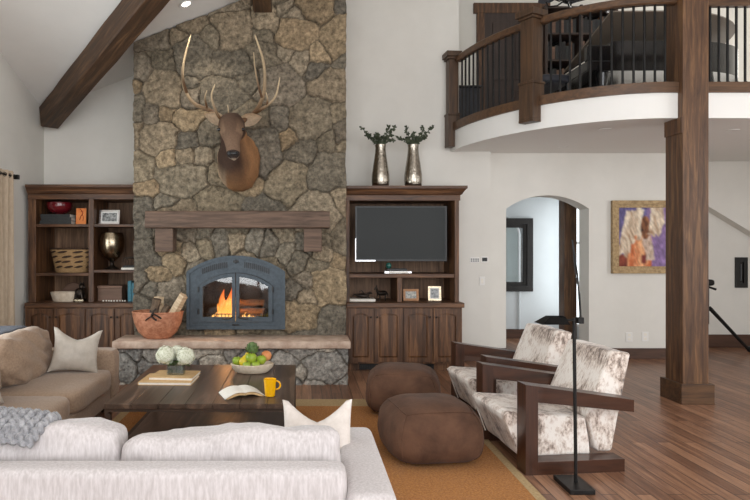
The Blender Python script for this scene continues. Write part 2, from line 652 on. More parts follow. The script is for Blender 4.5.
def struct(name, bm, mat, smooth=False, parent=None):
    o = obj(name, bm, mat, parent, smooth=smooth)
    if parent is None:
        o['kind'] = 'structure'
    return o


def at(px, py, Y):
    return Vector(((px - 302) * Y / FPX, Y, CAMZ - (py - 246) * Y / FPX))


def crom(pts, m=6):
    """Catmull-Rom resample of tuples"""
    P = [np.array(p, float) for p in pts]
    P = [2 * P[0] - P[1]] + P + [2 * P[-1] - P[-2]]
    out = []
    for i in range(1, len(P) - 2):
        for k in range(m):
            t = k / m
            a, b, c, d = P[i - 1], P[i], P[i + 1], P[i + 2]
            out.append(.5 * (2 * b + (c - a) * t + (2 * a - 5 * b + 4 * c - d) * t * t + (3 * b - a - 3 * c + d) * t ** 3))
    out.append(P[-2])
    return out


def tint(o, cols):
    a = o.data.color_attributes.new('tint', 'FLOAT_COLOR', 'POINT')
    a.data.foreach_set('color', np.asarray(cols, dtype=np.float32).ravel())

# ------------------------------------------------------------------ the room shell
LX, BY, AY, AX = -3.526, 8.2, 8.35, 2.58     # left wall, back wall, arch wall, where they meet
ZC, S1, S2, ZT = 3.42, .393, .345, 5.9        # ceiling corner height, two slopes, flat top
REARY, RX = -1.6, 8.0


def ceil1(x):
    return min(ZC + S1 * (x - LX), ZT)


XR = LX + (ZT - ZC) / S1
YR = BY - (ZT - ZC) / S2

bm = nb()
box(bm, LX - .2, RX + .2, REARY - .2, 10.6, -.12, 0)
struct('floor', bm, M['floor'])

bm = nb()


def poly(bm, pts):
    bm.faces.new([bm.verts.new(p) for p in pts])


def slab_poly(bm, pts, th=.12):
    a = [bm.verts.new(p) for p in pts]
    b = [bm.verts.new((p[0], p[1], p[2] + th)) for p in pts]
    bm.faces.new(a)
    bm.faces.new(list(reversed(b)))
    n = len(a)
    for k in range(n):
        bm.faces.new((a[k], b[k], b[(k + 1) % n], a[(k + 1) % n]))


slab_poly(bm, [(LX, BY, ZC), (XR, BY, ZT), (XR, YR, ZT)])
slab_poly(bm, [(LX, BY, ZC), (XR, YR, ZT), (LX, YR, ZT)])
slab_poly(bm, [(LX, YR, ZT), (XR, YR, ZT), (RX, YR, ZT), (RX, REARY, ZT), (LX, REARY, ZT)])
slab_poly(bm, [(XR, YR, ZT), (XR, BY, ZT), (XR, 9.6, ZT), (RX, 9.6, ZT), (RX, YR, ZT)])
slab_poly(bm, [(2.145, BY, ZT - .25), (2.145, 9.6, ZT - .25), (XR, 9.6, ZT), (XR, BY, ZT)])
struct('ceiling', bm, M['ceil'])

# back wall behind the fireplace: full height, upper part stops where the loft opens
bm = nb()
prism(bm, [(LX - .15, 0), (AX, 0), (AX, 2.86), (2.145, 2.86), (2.145, ceil1(2.145)), (LX - .15, ceil1(LX))], BY, BY + .15, 'y')
struct('wall_back', bm, M['wall'])

# left wall with a window opening (y 2.9..6.3)
bm = nb()
WY0, WY1, WZ0, WZ1 = 2.9, 6.25, .45, 2.45
for y0, y1, z0, z1 in ((WY1, BY, 0, 0), (REARY, WY0, 0, 0)):
    pts = [(y0, 0), (y1, 0)]
    top = [(y1, min(ZC + S2 * (BY - y1), ZT))]
    if y0 < YR < y1:
        top.append((YR, ZT))
    top.append((y0, min(ZC + S2 * (BY - y0), ZT)))
    prism(bm, pts + top, LX - .15, LX, 'x')
prism(bm, [(WY0, 0), (WY1, 0), (WY1, WZ0), (WY0, WZ0)], LX - .15, LX, 'x')
prism(bm, [(WY0, WZ1), (WY1, WZ1), (WY1, ZC + S2 * (BY - WY1)), (WY0, ZC + S2 * (BY - WY0))], LX - .15, LX, 'x')
struct('wall_left', bm, M['wall'])
bm = nb()
for y in (WY0, (WY0 + WY1) / 2 - .03, WY1 - .06):
    box(bm, LX - .12, LX - .02, y, y + .06, WZ0, WZ1)
for z in (WZ0, WZ1 - .06):
    box(bm, LX - .12, LX - .02, WY0 + .06, WY1 - .06, z, z + .06)
wn = struct('window_1', bm, M['base'])
bm = nb()
box(bm, LX - .075, LX - .065, WY0 + .06, WY1 - .06, WZ0 + .06, WZ1 - .06)
obj('window_pane', bm, M['glass'], wn, smooth=False)

# wall with the arch, under the loft
AC, AHW, ASP, ATOP = 3.417, .577, 2.09, 2.275
sag = ATOP - ASP
ARR = (AHW ** 2 + sag ** 2) / (2 * sag)
arc = []
for k in range(17):
    x = AC - AHW + 2 * AHW * k / 16
    arc.append((x, ATOP - ARR + math.sqrt(ARR ** 2 - (x - AC) ** 2)))
bm = nb()
box(bm, AX - .06, AC - AHW, AY, AY + .3, 0, 2.86)
box(bm, AC + AHW, 5.42, AY, AY + .3, 0, 2.86)
prism(bm, [(AC - AHW, 2.86)] + arc + [(AC + AHW, 2.86)], AY, AY + .3, 'y')
struct('wall_arch', bm, M['wall'])
bm = nb()
box(bm, AC + AHW, 5.42, AY - .022, AY, 0, .15, .004)
box(bm, AX, AC - AHW, AY - .022, AY, 0, .15, .004)
struct('baseboard_arch', bm, M['base'])
bm = nb()
box(bm, 2.02, AX, BY - .022, BY, 0, .15, .004)
struct('baseboard_back', bm, M['base'])

# hall behind the arch
bm = nb()
box(bm, 2.3, 4.75, 10.2, 10.3, 0, 2.86)
struct('wall_hall_back', bm, M['hallwall'])
bm = nb()
box(bm, 2.4, 2.5, AY + .3, 10.2, 0, 2.86)
struct('wall_hall_left', bm, M['hallwall'])
bm = nb()
box(bm, 4.52, 4.62, AY + .3, 9.3, 0, 2.86)
box(bm, 4.52, 4.62, 9.3, 10.2, 2.35, 2.86)
box(bm, 4.52, 4.62, 9.3, 10.2, 0, .25)
box(bm, 4.52, 4.62, 10.1, 10.2, .25, 2.35)
struct('wall_hall_right', bm, M['hallwall'])
bm = nb()
box(bm, 4.55, 4.58, 9.3, 10.1, .25, 2.35)
wn = struct('window_2', bm, M['daypane'])
bm = nb()
for z in (.25, .95, 1.6, 2.3):
    box(bm, 4.525, 4.55, 9.3, 10.1, z, z + .04)
obj('window_muntin', bm, M['white'], wn, smooth=False)
bm = nb()
box(bm, 2.4, 4.75, AY + .3, 10.3, 2.862, 2.92)
struct('ceiling_hall', bm, M['ceil'])
bm = nb()
box(bm, 2.5, 4.52, 10.175, 10.2, 0, .16)
struct('baseboard_hall', bm, M['base'])
# arched moulding around the hall niche
bm = nb()
ia = [(2.72 + .35 + .62 * math.cos(a), 1.75 + .42 * math.sin(a)) for a in [PI * k / 20 for k in range(21)]]
pts = [(3.69, .16)] + ia + [(2.45, .16)]
tube(bm, [(x, 10.19, z) for x, z in pts], .025, 6)
struct('trim_hall_niche', bm, M['hallwall'], smooth=True)

# passage to the right of the timber post
bm = nb()
box(bm, 5.42, RX, 9.3, 9.45, 0, 2.86)
struct('wall_passage', bm, M['wall'])
bm = nb()
box(bm, 5.42, RX, 9.275, 9.3, 0, .2, .004)
struct('baseboard_passage', bm, M['base'])
bm = nb()
box(bm, 5.3, 5.42, AY + .3, 9.45, 0, 2.86)
struct('wall_passage_side', bm, M['wall'])
# closed-in underside of the stair that comes down to the right
bm = nb()
prism(bm, [(5.421, 2.858), (5.421, 2.63), (7.99, 1.08), (7.99, 2.858)], 9.12, 9.299, 'y')
struct('wall_stair', bm, M['wall'])
bm = nb()
box(bm, RX, RX + .15, REARY, 1.0, 0, ZT)
box(bm, RX, RX + .15, 5.2, 9.6, 0, ZT)
box(bm, RX, RX + .15, 1.0, 5.2, 0, .5)
box(bm, RX, RX + .15, 1.0, 5.2, 3.4, ZT)
struct('wall_right', bm, M['wall'])
bm = nb()
for y in (1.0, 3.07, 5.14):
    box(bm, RX + .03, RX + .1, y, y + .06, .5, 3.4)
for z in (.5, 3.34):
    box(bm, RX + .03, RX + .1, 1.06, 5.14, z, z + .06)
struct('window_3', bm, M['base'])
# window wall behind the camera
bm = nb()
GX = [LX, -2.4, .1, .5, 2.8, 3.2, 5.4, RX]
box(bm, LX, RX, REARY - .15, REARY, 0, .35)
box(bm, LX, RX, REARY - .15, REARY, 4.9, ZT)
for x0, x1 in ((LX, -2.4), (.1, .5), (2.8, 3.2), (5.4, RX)):
    box(bm, x0, x1, REARY - .15, REARY, .35, 4.9)
struct('wall_rear', bm, M['wall'])
bm = nb()
for x0, x1 in ((-2.4, .1), (.5, 2.8), (3.2, 5.4)):
    xm = (x0 + x1) / 2
    for x in (x0, xm - .03, x1 - .06):
        box(bm, x, x + .06, REARY - .11, REARY - .03, .35, 4.9)
    for z in (.35, 2.5, 4.84):
        box(bm, x0 + .06, xm - .03, REARY - .11, REARY - .03, z, z + .06)
        box(bm, xm + .03, x1 - .06, REARY - .11, REARY - .03, z, z + .06)
struct('window_4', bm, M['base'])

# ------------------------------------------------------------------ loft slab, edge, rooms above
PX0, PX1, PY0, PY1 = 3.79, 4.05, 5.97, 6.26
EX, EY, EA, EB = 3.70, 8.42, 1.68, 2.37
ZB, ZF, ZW = 2.86, 3.115, 3.22
a_end = math.acos(max(-1, min(1, 0))) 


def edge(t, off=0.0):
    """t 0 (at the back wall) .. 1 (straight part); off moves outwards"""
    a = R(184) + (R(270) - R(184)) * t
    c, s = math.cos(a), math.sin(a)
    nx, ny = c / EA, s / EB
    l = math.hypot(nx, ny)
    return (EX + EA * c + off * nx / l, EY + EB * s + off * ny / l)


EP = [edge(k / 40) for k in range(41)]
EP = [p for p in EP if p[1] < BY - .01]
bm = nb()
prism(bm, EP + [(RX, EP[-1][1]), (RX, 9.44), (2.15, 9.44), (2.15, BY - .001), (EP[0][0], BY - .001)], ZB, ZF, 'z')
struct('floor_loft', bm, M['white'])
# timber band on top of the slab edge
bm = nb()
o_ = [edge(k / 40, .025) for k in range(41)]
i_ = [edge(k / 40, -.12) for k in range(41)]
o_ = [p for p in o_ if p[1] < BY - .01] + [(PX0 - .001, EP[-1][1] - .025)]
i_ = [p for p in i_ if p[1] < BY - .01] + [(PX0 - .001, EP[-1][1] + .12)]
prism(bm, o_ + list(reversed(i_)), ZF, ZW, 'z')
box(bm, PX1 + .001, RX, EP[-1][1] - .025, EP[-1][1] + .12, ZF, ZW)
struct('trim_loft_edge', bm, M['railx'])
bm = nb()
prism(bm, [(2.145, ZF), (RX, ZF), (RX, ZT), (2.145, ZT - .25)], 9.44, 9.56, 'y')
struct('wall_loft_back', bm, M['wall'])
bm = nb()
box(bm, 2.0, 2.145, BY + .15, 9.44, ZF, ZT - .25)
struct('wall_loft_side', bm, M['wall'])
# loft door
bm = nb()
for x0, x1, z0, z1 in ((2.74, 2.86, ZF, 5.22), (3.72, 3.84, ZF, 5.22), (2.69, 3.89, 5.22, 5.38)):
    box(bm, x0, x1, 9.39, 9.44, z0, z1, .006)
dr = struct('door_1', bm, M['post'])
bm = nb()
box(bm, 2.86, 3.72, 9.40, 9.43, ZF, 5.22)
dl = obj('door_panel', bm, M['door'], dr, smooth=False)
bm = nb()
for z0, z1 in ((ZF + .2, ZF + .9), (ZF + 1.05, ZF + 1.95)):
    for x0, x1 in ((2.98, 3.24), (3.34, 3.60)):
        box(bm, x0, x1, 9.385, 9.40, z0, z1, .01)
obj('raised_panel', bm, M['door'], dl, smooth=False)

# ------------------------------------------------------------------ beams and timber post
gd = Vector((1, -S1 / S2, S1)).normalized()
side = gd.cross(Vector((0, 0, 1))).normalized()
upv = side.cross(gd).normalized()


def bar(bm, p0, p1, wid, hgt, top=0.0, bev=.012):
    p0, p1 = Vector(p0), Vector(p1)
    d = (p1 - p0)
    L_ = d.length
    d.normalize()
    s = d.cross(Vector((0, 0, 1))).normalized()
    u = s.cross(d).normalized()
    t = nb()
    n = 24
    t.verts.ensure_lookup_table()
    bmesh.ops.create_cube(t, size=1.0)
    bmesh.ops.bevel(t, geom=t.edges[:], offset=.06, segments=1, affect='EDGES')
    t.free()
    rings = []
    prof = [(-wid / 2 + bev, top), (wid / 2 - bev, top), (wid / 2, top - bev), (wid / 2, top - hgt + bev), (wid / 2 - bev, top - hgt),
            (-wid / 2 + bev, top - hgt), (-wid / 2, top - hgt + bev), (-wid / 2, top - bev)]
    for k in range(n + 1):
        c = p0 + d * (L_ * k / n)
        ring = []
        for a, b in prof:
            j = .007 * mnoise.noise(Vector((k * .9, a * 9, b * 9)))
            ring.append(bm.verts.new(c + s * (a + j) + u * (b + j)))
        rings.append(ring)
    m_ = len(prof)
    for a, b in zip(rings[:-1], rings[1:]):
        for k in range(m_):
            bm.faces.new((a[k], a[(k + 1) % m_], b[(k + 1) % m_], b[k]))
    bm.faces.new(rings[0])
    bm.faces.new(list(reversed(rings[-1])))


bm = nb()
cr = Vector((LX, BY, ZC))
Lb = 6.5
bar(bm, (0, 0, 0), (Lb, 0, 0), .23, .29, -.03)
o = obj('ceiling_beam', bm, M['beamy'], smooth=False)
X_ = gd
Zb_ = Vector((0, 0, 1)) - gd * gd.z
Zb_.normalize()
Yb_ = Zb_.cross(X_)
o.matrix_world = Matrix(((X_.x, Yb_.x, Zb_.x, 0), (X_.y, Yb_.y, Zb_.y, 0), (X_.z, Yb_.z, Zb_.z, 0), (0, 0, 0, 1)))
o.location = cr + gd * .16
tag(o, 'dark timber beam rising diagonally from the corner above the left bookcase', 'beam')
bm = nb()
bar(bm, (0, 0, 0), (2.2, 0, 0), .215, .30, .0)
o = obj('ceiling_beam', bm, M['beamy'], smooth=False, loc=(-.468, 7.185, 4.66))
o.rotation_euler = (0, 0, R(-90))
tag(o, 'short dark beam end meeting the stone chimney above the elk antlers', 'beam')

PX0, PX1, PY0, PY1 = 3.79, 4.05, 5.97, 6.26
t = thing('timber_post', 'tall square dark timber post with wide base standing on the plank floor', 'post', ((PX0 + PX1) / 2, (PY0 + PY1) / 2, 0))
hx, hy = (PX1 - PX0) / 2, (PY1 - PY0) / 2
bm = nb()
box(bm, -hx, hx, -hy, hy, 0.0, ZT - .003, .008)
obj('shaft', bm, M['post'], t, smooth=False)
bm = nb()
for a, b, c_, d_ in ((-hx - .035, hx + .035, -hy - .035, -hy), (-hx - .035, hx + .035, hy, hy + .035),
                     (-hx - .035, -hx, -hy, hy), (hx, hx + .035, -hy, hy)):
    box(bm, a, b, c_, d_, 0, .20, .004)
obj('base_skirt', bm, M['railx'], t, smooth=False)
bm = nb()
for a, b, c_, d_ in ((-hx - .012, -hx, -hy, hy),):
    box(bm, a, b, c_ + .0, d_, ZB - .16, ZB - .002, .003)
obj('bearing_block', bm, M['post'], t, smooth=False)

# ------------------------------------------------------------------ loft railing
ZR0, ZR1 = 4.02, 4.10
RY = EP[-1][1] + .045
rt = thing('loft_railing', 'curved dark wood railing with black iron balusters along the loft edge', 'railing', (3.0, 6.9, ZW))
ox, oy, oz = 3.0, 6.9, ZW


def newel(name, cx, cy, half, z0, z1, ang):
    b = nb()
    m3 = rotz(ang)
    for hw, a, c_ in ((half, z0 + .03, z1 - .10), (half + .014, z0 - .0, z0 + .03), (half + .02, z0 + .42, z0 + .45), (half + .012, z0 + .03, z0 + .42),
                      (half + .02, z1 - .10, z1 - .07), (half + .04, z1 - .07, z1)):
        box(b, -hw, hw, -hw, hw, a, c_, .005)
    for v in b.verts:
        v.co = m3 @ v.co + Vector((cx - ox, cy - oy, -oz))
    return obj(name, b, M['rail'], rt, smooth=False)


p = edge(0.045, .01)
newel('newel_post', p[0] + .0, p[1] - .0, .065, 2.90, 4.175, R(5))
TN = .42
# find the curve parameter whose picture column is about 530
best = min((abs(302 + edge(k / 200, .02)[0] * FPX / edge(k / 200, .02)[1] - 531), k / 200) for k in range(201))
TN = best[1]
p = edge(TN, .02)
newel('newel_post', p[0], p[1], .083, 2.935, 4.17, R(30))


def railcurve(t0, t1, n=24):
    return [Vector((edge(t0 + (t1 - t0) * k / n, -.045)[0] - ox, edge(t0 + (t1 - t0) * k / n, -.045)[1] - oy, 0)) for k in range(n + 1)]


def rail_strip(bm, pts, wid, z0, z1):
    rings = []
    for i, q in enumerate(pts):
        a = pts[max(i - 1, 0)]
        b = pts[min(i + 1, len(pts) - 1)]
        d = (b - a).normalized()
        s = Vector((-d.y, d.x, 0)) * wid / 2
        e = .012
        rings.append([bm.verts.new(q + s * f + Vector((0, 0, z))) for f, z in ((-.75, z0), (.75, z0), (1, z0 + e), (1, z1 - e), (.75, z1), (-.75, z1), (-1, z1 - e), (-1, z0 + e))])
    for a, b in zip(rings[:-1], rings[1:]):
        for k in range(8):
            bm.faces.new((a[k], a[(k + 1) % 8], b[(k + 1) % 8], b[k]))
    bm.faces.new(rings[0])
    bm.faces.new(list(reversed(rings[-1])))


for t0, t1 in ((.075, TN - .03), (TN + .03, 1.0)):
    pts = railcurve(t0, t1)
    if t1 == 1.0:
        pts.append(Vector((PX0 - ox - .002, RY - oy, 0)))
    bm = nb()
    rail_strip(bm, pts, .085, ZR0 - oz, ZR1 - oz)
    obj('handrail', bm, M['railx'], rt, ang=30)
    # balusters at even spacing along the rail
    L_ = [0]
    for a, b in zip(pts[:-1], pts[1:]):
        L_.append(L_[-1] + (b - a).length)
    nbal = int(L_[-1] / .108)
    for k in range(1, nbal + 1):
        s_ = L_[-1] * k / (nbal + 1)
        i = max(j for j in range(len(L_)) if L_[j] <= s_)
        f = (s_ - L_[i]) / max(1e-6, (L_[min(i + 1, len(L_) - 1)] - L_[i]))
        q = pts[i].lerp(pts[min(i + 1, len(pts) - 1)], f)
        bm = nb()
        tube(bm, [(q.x, q.y, 0), (q.x, q.y, .02), (q.x, q.y, .021), (q.x, q.y, ZR0 - oz + .005)], [.02, .02, .0125, .0125], 8)
        obj('baluster', bm, M['iron'], rt)
rt2 = thing('loft_railing', 'straight railing with black iron balusters right of the timber post', 'railing', (5.5, RY, ZW))
bm = nb()
rail_strip(bm, [Vector((PX1 + .002 - 5.5, 0, 0)), Vector((0, 0, 0)), Vector((2.48, 0, 0))], .085, 4.0 - ZW, 4.08 - ZW)
obj('handrail', bm, M['railx'], rt2, ang=30)
for k in range(22):
    x = 4.145 + k * .089
    bm = nb()
    tube(bm, [(x - 5.5, 0, 0), (x - 5.5, 0, .02), (x - 5.5, 0, .021), (x - 5.5, 0, 4.0 - ZW + .005)], [.02, .02, .0125, .0125], 8)
    obj('baluster', bm, M['iron'], rt2)

# ------------------------------------------------------------------ recessed lights
def can(label, loc, nrm, r=.065):
    t_ = thing('recessed_light', label, 'ceiling light', loc, group='recessed ceiling lights')
    b = nb()
    lathe(b, [(r * .78, -.004), (r, -.004), (r * 1.25, -.006), (r * 1.28, -.001), (r * .78, -.001)], 24)
    q = Vector(nrm).to_track_quat('-Z', 'Y').to_euler()
    o1 = obj('trim_ring', b, M['white'], t_)
    b = nb()
    lathe(b, [(0, -.005), (r * .78, -.004), (r * .78, -.002), (0, -.002)], 24)
    o2 = obj('lens', b, M['canlens'], t_)
    t_.rotation_euler = q
    return t_


zc_ = ceil1(-1.30)
can('lit recessed light in the sloped ceiling left of the chimney top', (-1.30, 6.73, zc_ - .008), Vector((S1, 0, -1)).normalized())
for px, py, lb in ((563, 147, 'recessed light under the loft nearest the arch'), (605, 129, 'recessed light under the loft near its curved front edge'),
                   (733, 130, 'recessed light under the loft right of the timber post')):
    Y_ = 1.29 * FPX / (246 - py)
    t_ = can(lb, ((px - 302) * Y_ / FPX, Y_, ZB - .001), (0, 0, -1), .05)
    for c_ in t_.children:
        if c_.name.startswith('lens'):
            c_.data.materials[0] = M['white']

# ------------------------------------------------------------------ stone chimney
FX0, FX1, FY = -2.013, .527, 7.19
ICX, IHW, IZ0, ISH, IAP = -.78, .587, .60, 1.26, 1.44          # insert: centre, half width, bottom, shoulder, apex
IR = (IHW ** 2 + (IAP - ISH) ** 2) / (2 * (IAP - ISH))


def insert_top(x, hw=IHW):
    d = abs(x - ICX)
    return IAP - IR + math.sqrt(max(0, IR ** 2 - d ** 2))


PAL = [C(130, 118, 99), C(119, 109, 93), C(138, 124, 104), C(112, 104, 91), C(141, 124, 100), C(124, 114, 100), C(133, 116, 93), C(108, 101, 90), C(135, 123, 105), C(118, 108, 94)]
PALG = [C(150, 145, 138), C(132, 129, 124), C(162, 155, 146), C(122, 119, 115), C(168, 160, 148)]


def stones(x0, x1, z0, z1, seeds0, rmax, rmin, rng, sx=1.2):
    """packed seeds: x, z, radius, aspect, turn"""
    S = list(seeds0)
    r = rmax
    while r > rmin:
        for _ in range(420):
            x, z = rng.uniform(x0 - .05, x1 + .05), rng.uniform(z0 - .05, z1 + .05)
            rr = r * rng.uniform(.8, 1.1)
            if all(((x - q[0]) / sx) ** 2 + (z - q[1]) ** 2 > (.90 * (rr + q[2])) ** 2 for q in S):
                S.append((x, z, rr, rng.choice((.75, 1.0, 1.3, 1.6)), rng.uniform(-.30, .30)))
        r *= .86
    return S


def stone_field(X, Z, S, sx, rng, pal, bulge=.05):
    n1 = np.sin(X * 11 + 1.3 * np.sin(Z * 9)) * .007 + np.sin(Z * 27 + X * 5) * .005 + np.sin(Z * 71 - X * 43) * .003
    n2 = np.sin(Z * 12 + 1.7 * np.sin(X * 8)) * .007 + np.sin(X * 31 - Z * 6) * .005 + np.sin(X * 67 + Z * 39) * .003
    PXn, PZn = X + n1, Z + n2
    d1 = np.full(X.shape, 9.0)
    d2 = np.full(X.shape, 9.0)
    idx = np.zeros(X.shape, int)
    for i, (a, b, r, asp, th) in enumerate(S):
        c_, s_ = math.cos(th), math.sin(th)
        dx, dz = PXn - a, PZn - b
        u = np.abs(dx * c_ + dz * s_) / math.sqrt(asp)
        v = np.abs(-dx * s_ + dz * c_) * math.sqrt(asp)
        d = (u ** 4.5 + v ** 4.5) ** (1 / 4.5) - .62 * r
        m_ = d < d1
        d2 = np.where(m_, d1, np.minimum(d2, d))
        idx = np.where(m_, i, idx)
        d1 = np.where(m_, d, d1)
    e = (d2 - d1) / 2
    k = np.clip((e - .0005) / .013, 0, 1)
    k = k * k * (3 - 2 * k)
    n = len(S)
    sxz = np.array([(q[0], q[1]) for q in S])
    off = rng_arr(rng, n, .0, .026)
    tx = rng_arr(rng, n, -.16, .16)
    tz = rng_arr(rng, n, -.16, .16)
    h = k * (bulge * .45 + off[idx] + np.clip(tx[idx] * (X - sxz[idx, 0]) + tz[idx] * (Z - sxz[idx, 1]), -.02, .02)) + bulge * .2 * np.clip(e / .10, 0, 1)
    cols = np.array([pal[rng.randrange(len(pal))] for _ in range(n)])
    jit = rng_arr(rng, n, .84, 1.14)
    if sx < 1.3:
        for q_, f_ in enumerate((1.0, 1.16, .95, 1.18, 1.0, 1.34, 1.05, 1.18, .98)):
            jit[q_] = f_
    mot = 1 + .22 * np.sin(X * 23 + 2 * np.sin(Z * 19) + idx) * np.sin(Z * 29 + 2 * np.sin(X * 17) + idx * 2)
    col = cols[idx] * (jit[idx] * mot)[..., None]
    mort = np.array(C(92, 83, 71))
    q = np.clip((e - .001) / .006, 0, 1)[..., None]
    col = mort * (1 - q) + col * q
    col[..., 3] = 1
    return h, col


def rng_arr(rng, n, a, b):
    return np.array([rng.uniform(a, b) for _ in range(n)])


def rough(X, Z, amp):
    out = np.zeros(X.shape)
    f = X.ravel()
    g = Z.ravel()
    v = np.array([mnoise.fractal(Vector((a * 11, b * 11, 1.7)), .75, 2.2, 5) for a, b in zip(f, g)])
    return (v * amp).reshape(X.shape)


def stone_panel(name, x0, x1, z0, ztop, yf, yb, S, sx, rng, pal, res, parent, off, hole=None, bulge=.05):
    nx = int((x1 - x0) / res)
    zmax = max(ztop(x0), ztop(x1))
    nz = int((zmax - z0) / res)
    xs = np.linspace(x0, x1, nx + 1)
    X, Z = np.zeros((nz + 1, nx + 1)), np.zeros((nz + 1, nx + 1))
    for i, x in enumerate(xs):
        zt = ztop(x)
        X[:, i] = x
        Z[:, i] = np.linspace(z0, zt, nz + 1)
    h, col = stone_field(X, Z, S, sx, rng, pal, bulge)
    h = h + rough(X, Z, .016)
    # ragged outer edges: borders bend back to the wall
    xj = np.zeros(X.shape)
    for j in range(nz + 1):
        a = .012 * mnoise.noise(Vector((Z[j, 0] * 5, 3, 1))) + .008 * mnoise.noise(Vector((Z[j, 0] * 17, 1, 4)))
        xj[j, 0] = a
        xj[j, 1] = a * .6
        xj[j, -1] = -a
        xj[j, -2] = -a * .6
    V_ = np.stack([X + xj - off[0], yf - h - off[1], Z - off[2]], -1)
    nxx = nx + 1
    left = V_[:, 0].copy(); left[:, 1] = yb - off[1]
    right = V_[:, -1].copy(); right[:, 1] = yb - off[1]
    verts = np.concatenate([V_.reshape(-1, 3), left, right])
    cols = np.concatenate([col.reshape(-1, 4), col[:, 0], col[:, -1]])
    faces = []
    base = (nz + 1) * nxx
    for j in range(nz):
        for i in range(nx):
            if hole and hole((xs[i] + xs[i + 1]) / 2, (Z[j, i] + Z[j + 1, i]) / 2):
                continue
            a = j * nxx + i
            faces.append((a, a + 1, a + 1 + nxx, a + nxx))
        faces.append((base + j, j * nxx, (j + 1) * nxx, base + j + 1))
        b2 = base + nz + 1
        faces.append((j * nxx + nx, b2 + j, b2 + j + 1, (j + 1) * nxx + nx))
    me = bpy.data.meshes.new(name)
    me.from_pydata(verts.tolist(), [], faces)
    me.materials.append(M['stone'])
    me.shade_smooth()
    o_ = bpy.data.objects.new(name, me)
    COL.objects.link(o_)
    o_.parent = parent
    tint(o_, cols)
    return o_


rng = random.Random(21)
arcseeds = []
for k in range(-4, 5):
    a = R(k * 9.2 + rng.uniform(-1, 1))
    arcseeds.append((ICX + 1.22 * math.sin(a), IAP - IR + 1.23 * math.cos(a), .10, .62, -a))
S = stones(FX0, FX1, .5, 4.9, arcseeds, .25, .055, rng)
ch = thing('stone_chimney', 'tall fieldstone chimney breast in grey and tan rising to the sloped ceiling', 'chimney', (ICX, FY, .5))
stone_panel('stone_face', FX0, FX1, .42, lambda x: ceil1(x) - .012, FY + .02, BY - .002, S, 1.2, rng, PAL, .0115, ch, (ICX, FY, .5),
            hole=lambda x, z: abs(x - ICX) < IHW - .03 and IZ0 + .03 < z < insert_top(x) - .03)

HX0, HX1, HYF = -2.07, .52, 6.79
hs = thing('stone_hearth', 'raised fieldstone hearth with a pale sandstone slab below the fireplace', 'hearth', (ICX, 6.95, 0))
rng = random.Random(5)
S2_ = stones(HX0, HX1, 0, .41, [(.27, .2, .2, 1.2, 0), (-.2, .24, .11, 1.0, .1)], .15, .05, rng, 1.35)
stone_panel('stone_base', HX0, HX1, 0.0, lambda x: .418, HYF + .03, FY + .04, S2_, 1.35, rng, PALG, .0115, hs, (ICX, 6.95, 0), bulge=.05)
bm = nb()
box(bm, -2.125 - ICX, .545 - ICX, 6.70 - 6.95, FY + .015 - 6.95, .42, .505, .012, 2)
bmesh.ops.subdivide_edges(bm, edges=[e for e in bm.edges if e.calc_length() > 1], cuts=60, use_grid_fill=True)
for v in bm.verts:
    if v.co.y < -.2:
        v.co.y += .010 * mnoise.noise(Vector((v.co.x * 6, v.co.z * 20, 0))) + .006 * mnoise.noise(Vector((v.co.x * 25, v.co.z * 40, 3)))
obj('slab', bm, M['slab'], hs, ang=50)

# ------------------------------------------------------------------ mantel
mt = thing('mantel_shelf', 'rough-hewn grey-brown timber mantel on two block corbels across the chimney', 'mantel', (-.745, 7.05, 1.778))
bm = nb()
bar(bm, (-1.065, -.018, 0), (1.065, -.018, 0), .24, .196, .196, .012)
obj('shelf_beam', bm, M['mantel'], mt, smooth=False)
for cx in (-1.60, .125):
    bm = nb()
    box(bm, cx + .745 - .105, cx + .745 + .105, -.095, .105, -.275, -.001, .01)
    obj('corbel', bm, M['mantel'], mt, smooth=False)

# ------------------------------------------------------------------ fireplace insert
fi = thing('fireplace_insert', 'arched black iron fireplace insert with two glass doors set in the stone', 'fireplace', (ICX, 7.12, IZ0))


def arch_outline(hw, z0, sh, ap, n=14):
    r = (hw ** 2 + (ap - sh) ** 2) / (2 * (ap - sh))
    pts = [(-hw, z0), (hw, z0)]
    for k in range(n + 1):
        x = hw - 2 * hw * k / n
        pts.append((x, ap - r + math.sqrt(max(0, r * r - x * x))))
    return pts


bm = nb()
pframe(bm, arch_outline(.587, 0, .66, .845), arch_outline(.455, .075, .50, .655), -.045, .09)
obj('surround', bm, M['insert'], fi, smooth=False)
bm = nb()
pframe(bm, arch_outline(.602, -.012, .668, .858), arch_outline(.565, .03, .645, .825), -.06, -.03)
obj('outer_rim', bm, M['insert'], fi, smooth=False)
# louvre slots
for sgn in (-1, 1):
    bm = nb()
    for k in range(13):
        x = sgn * (.11 + k * .0245)
        zt = .845 - IR + math.sqrt(IR ** 2 - x * x) if True else 0
        box(bm, x - .0065, x + .0065, -.052, -.0445, zt - .125, zt - .058)
    obj('vent_slots', bm, M['black'], fi, smooth=False)
bm = nb()
box(bm, -.035, .035, -.055, -.045, .775, .80, .004)
box(bm, -.012, .012, -.058, -.045, .765, .81, .004)
obj('damper_badge', bm, M['black'], fi, smooth=False)


def half_outline(s, x_in, x_out, z0, ins, n=8):
    r = (.455 ** 2 + .155 ** 2) / (2 * .155)
    pts = []
    xs = [x_in + (x_out - x_in) * k / n for k in range(n + 1)]
    top = [(s * x, .655 - ins - r + math.sqrt(r * r - x * x)) for x in xs]
    return [(s * x_in, z0), (s * x_out, z0)] + list(reversed(top))


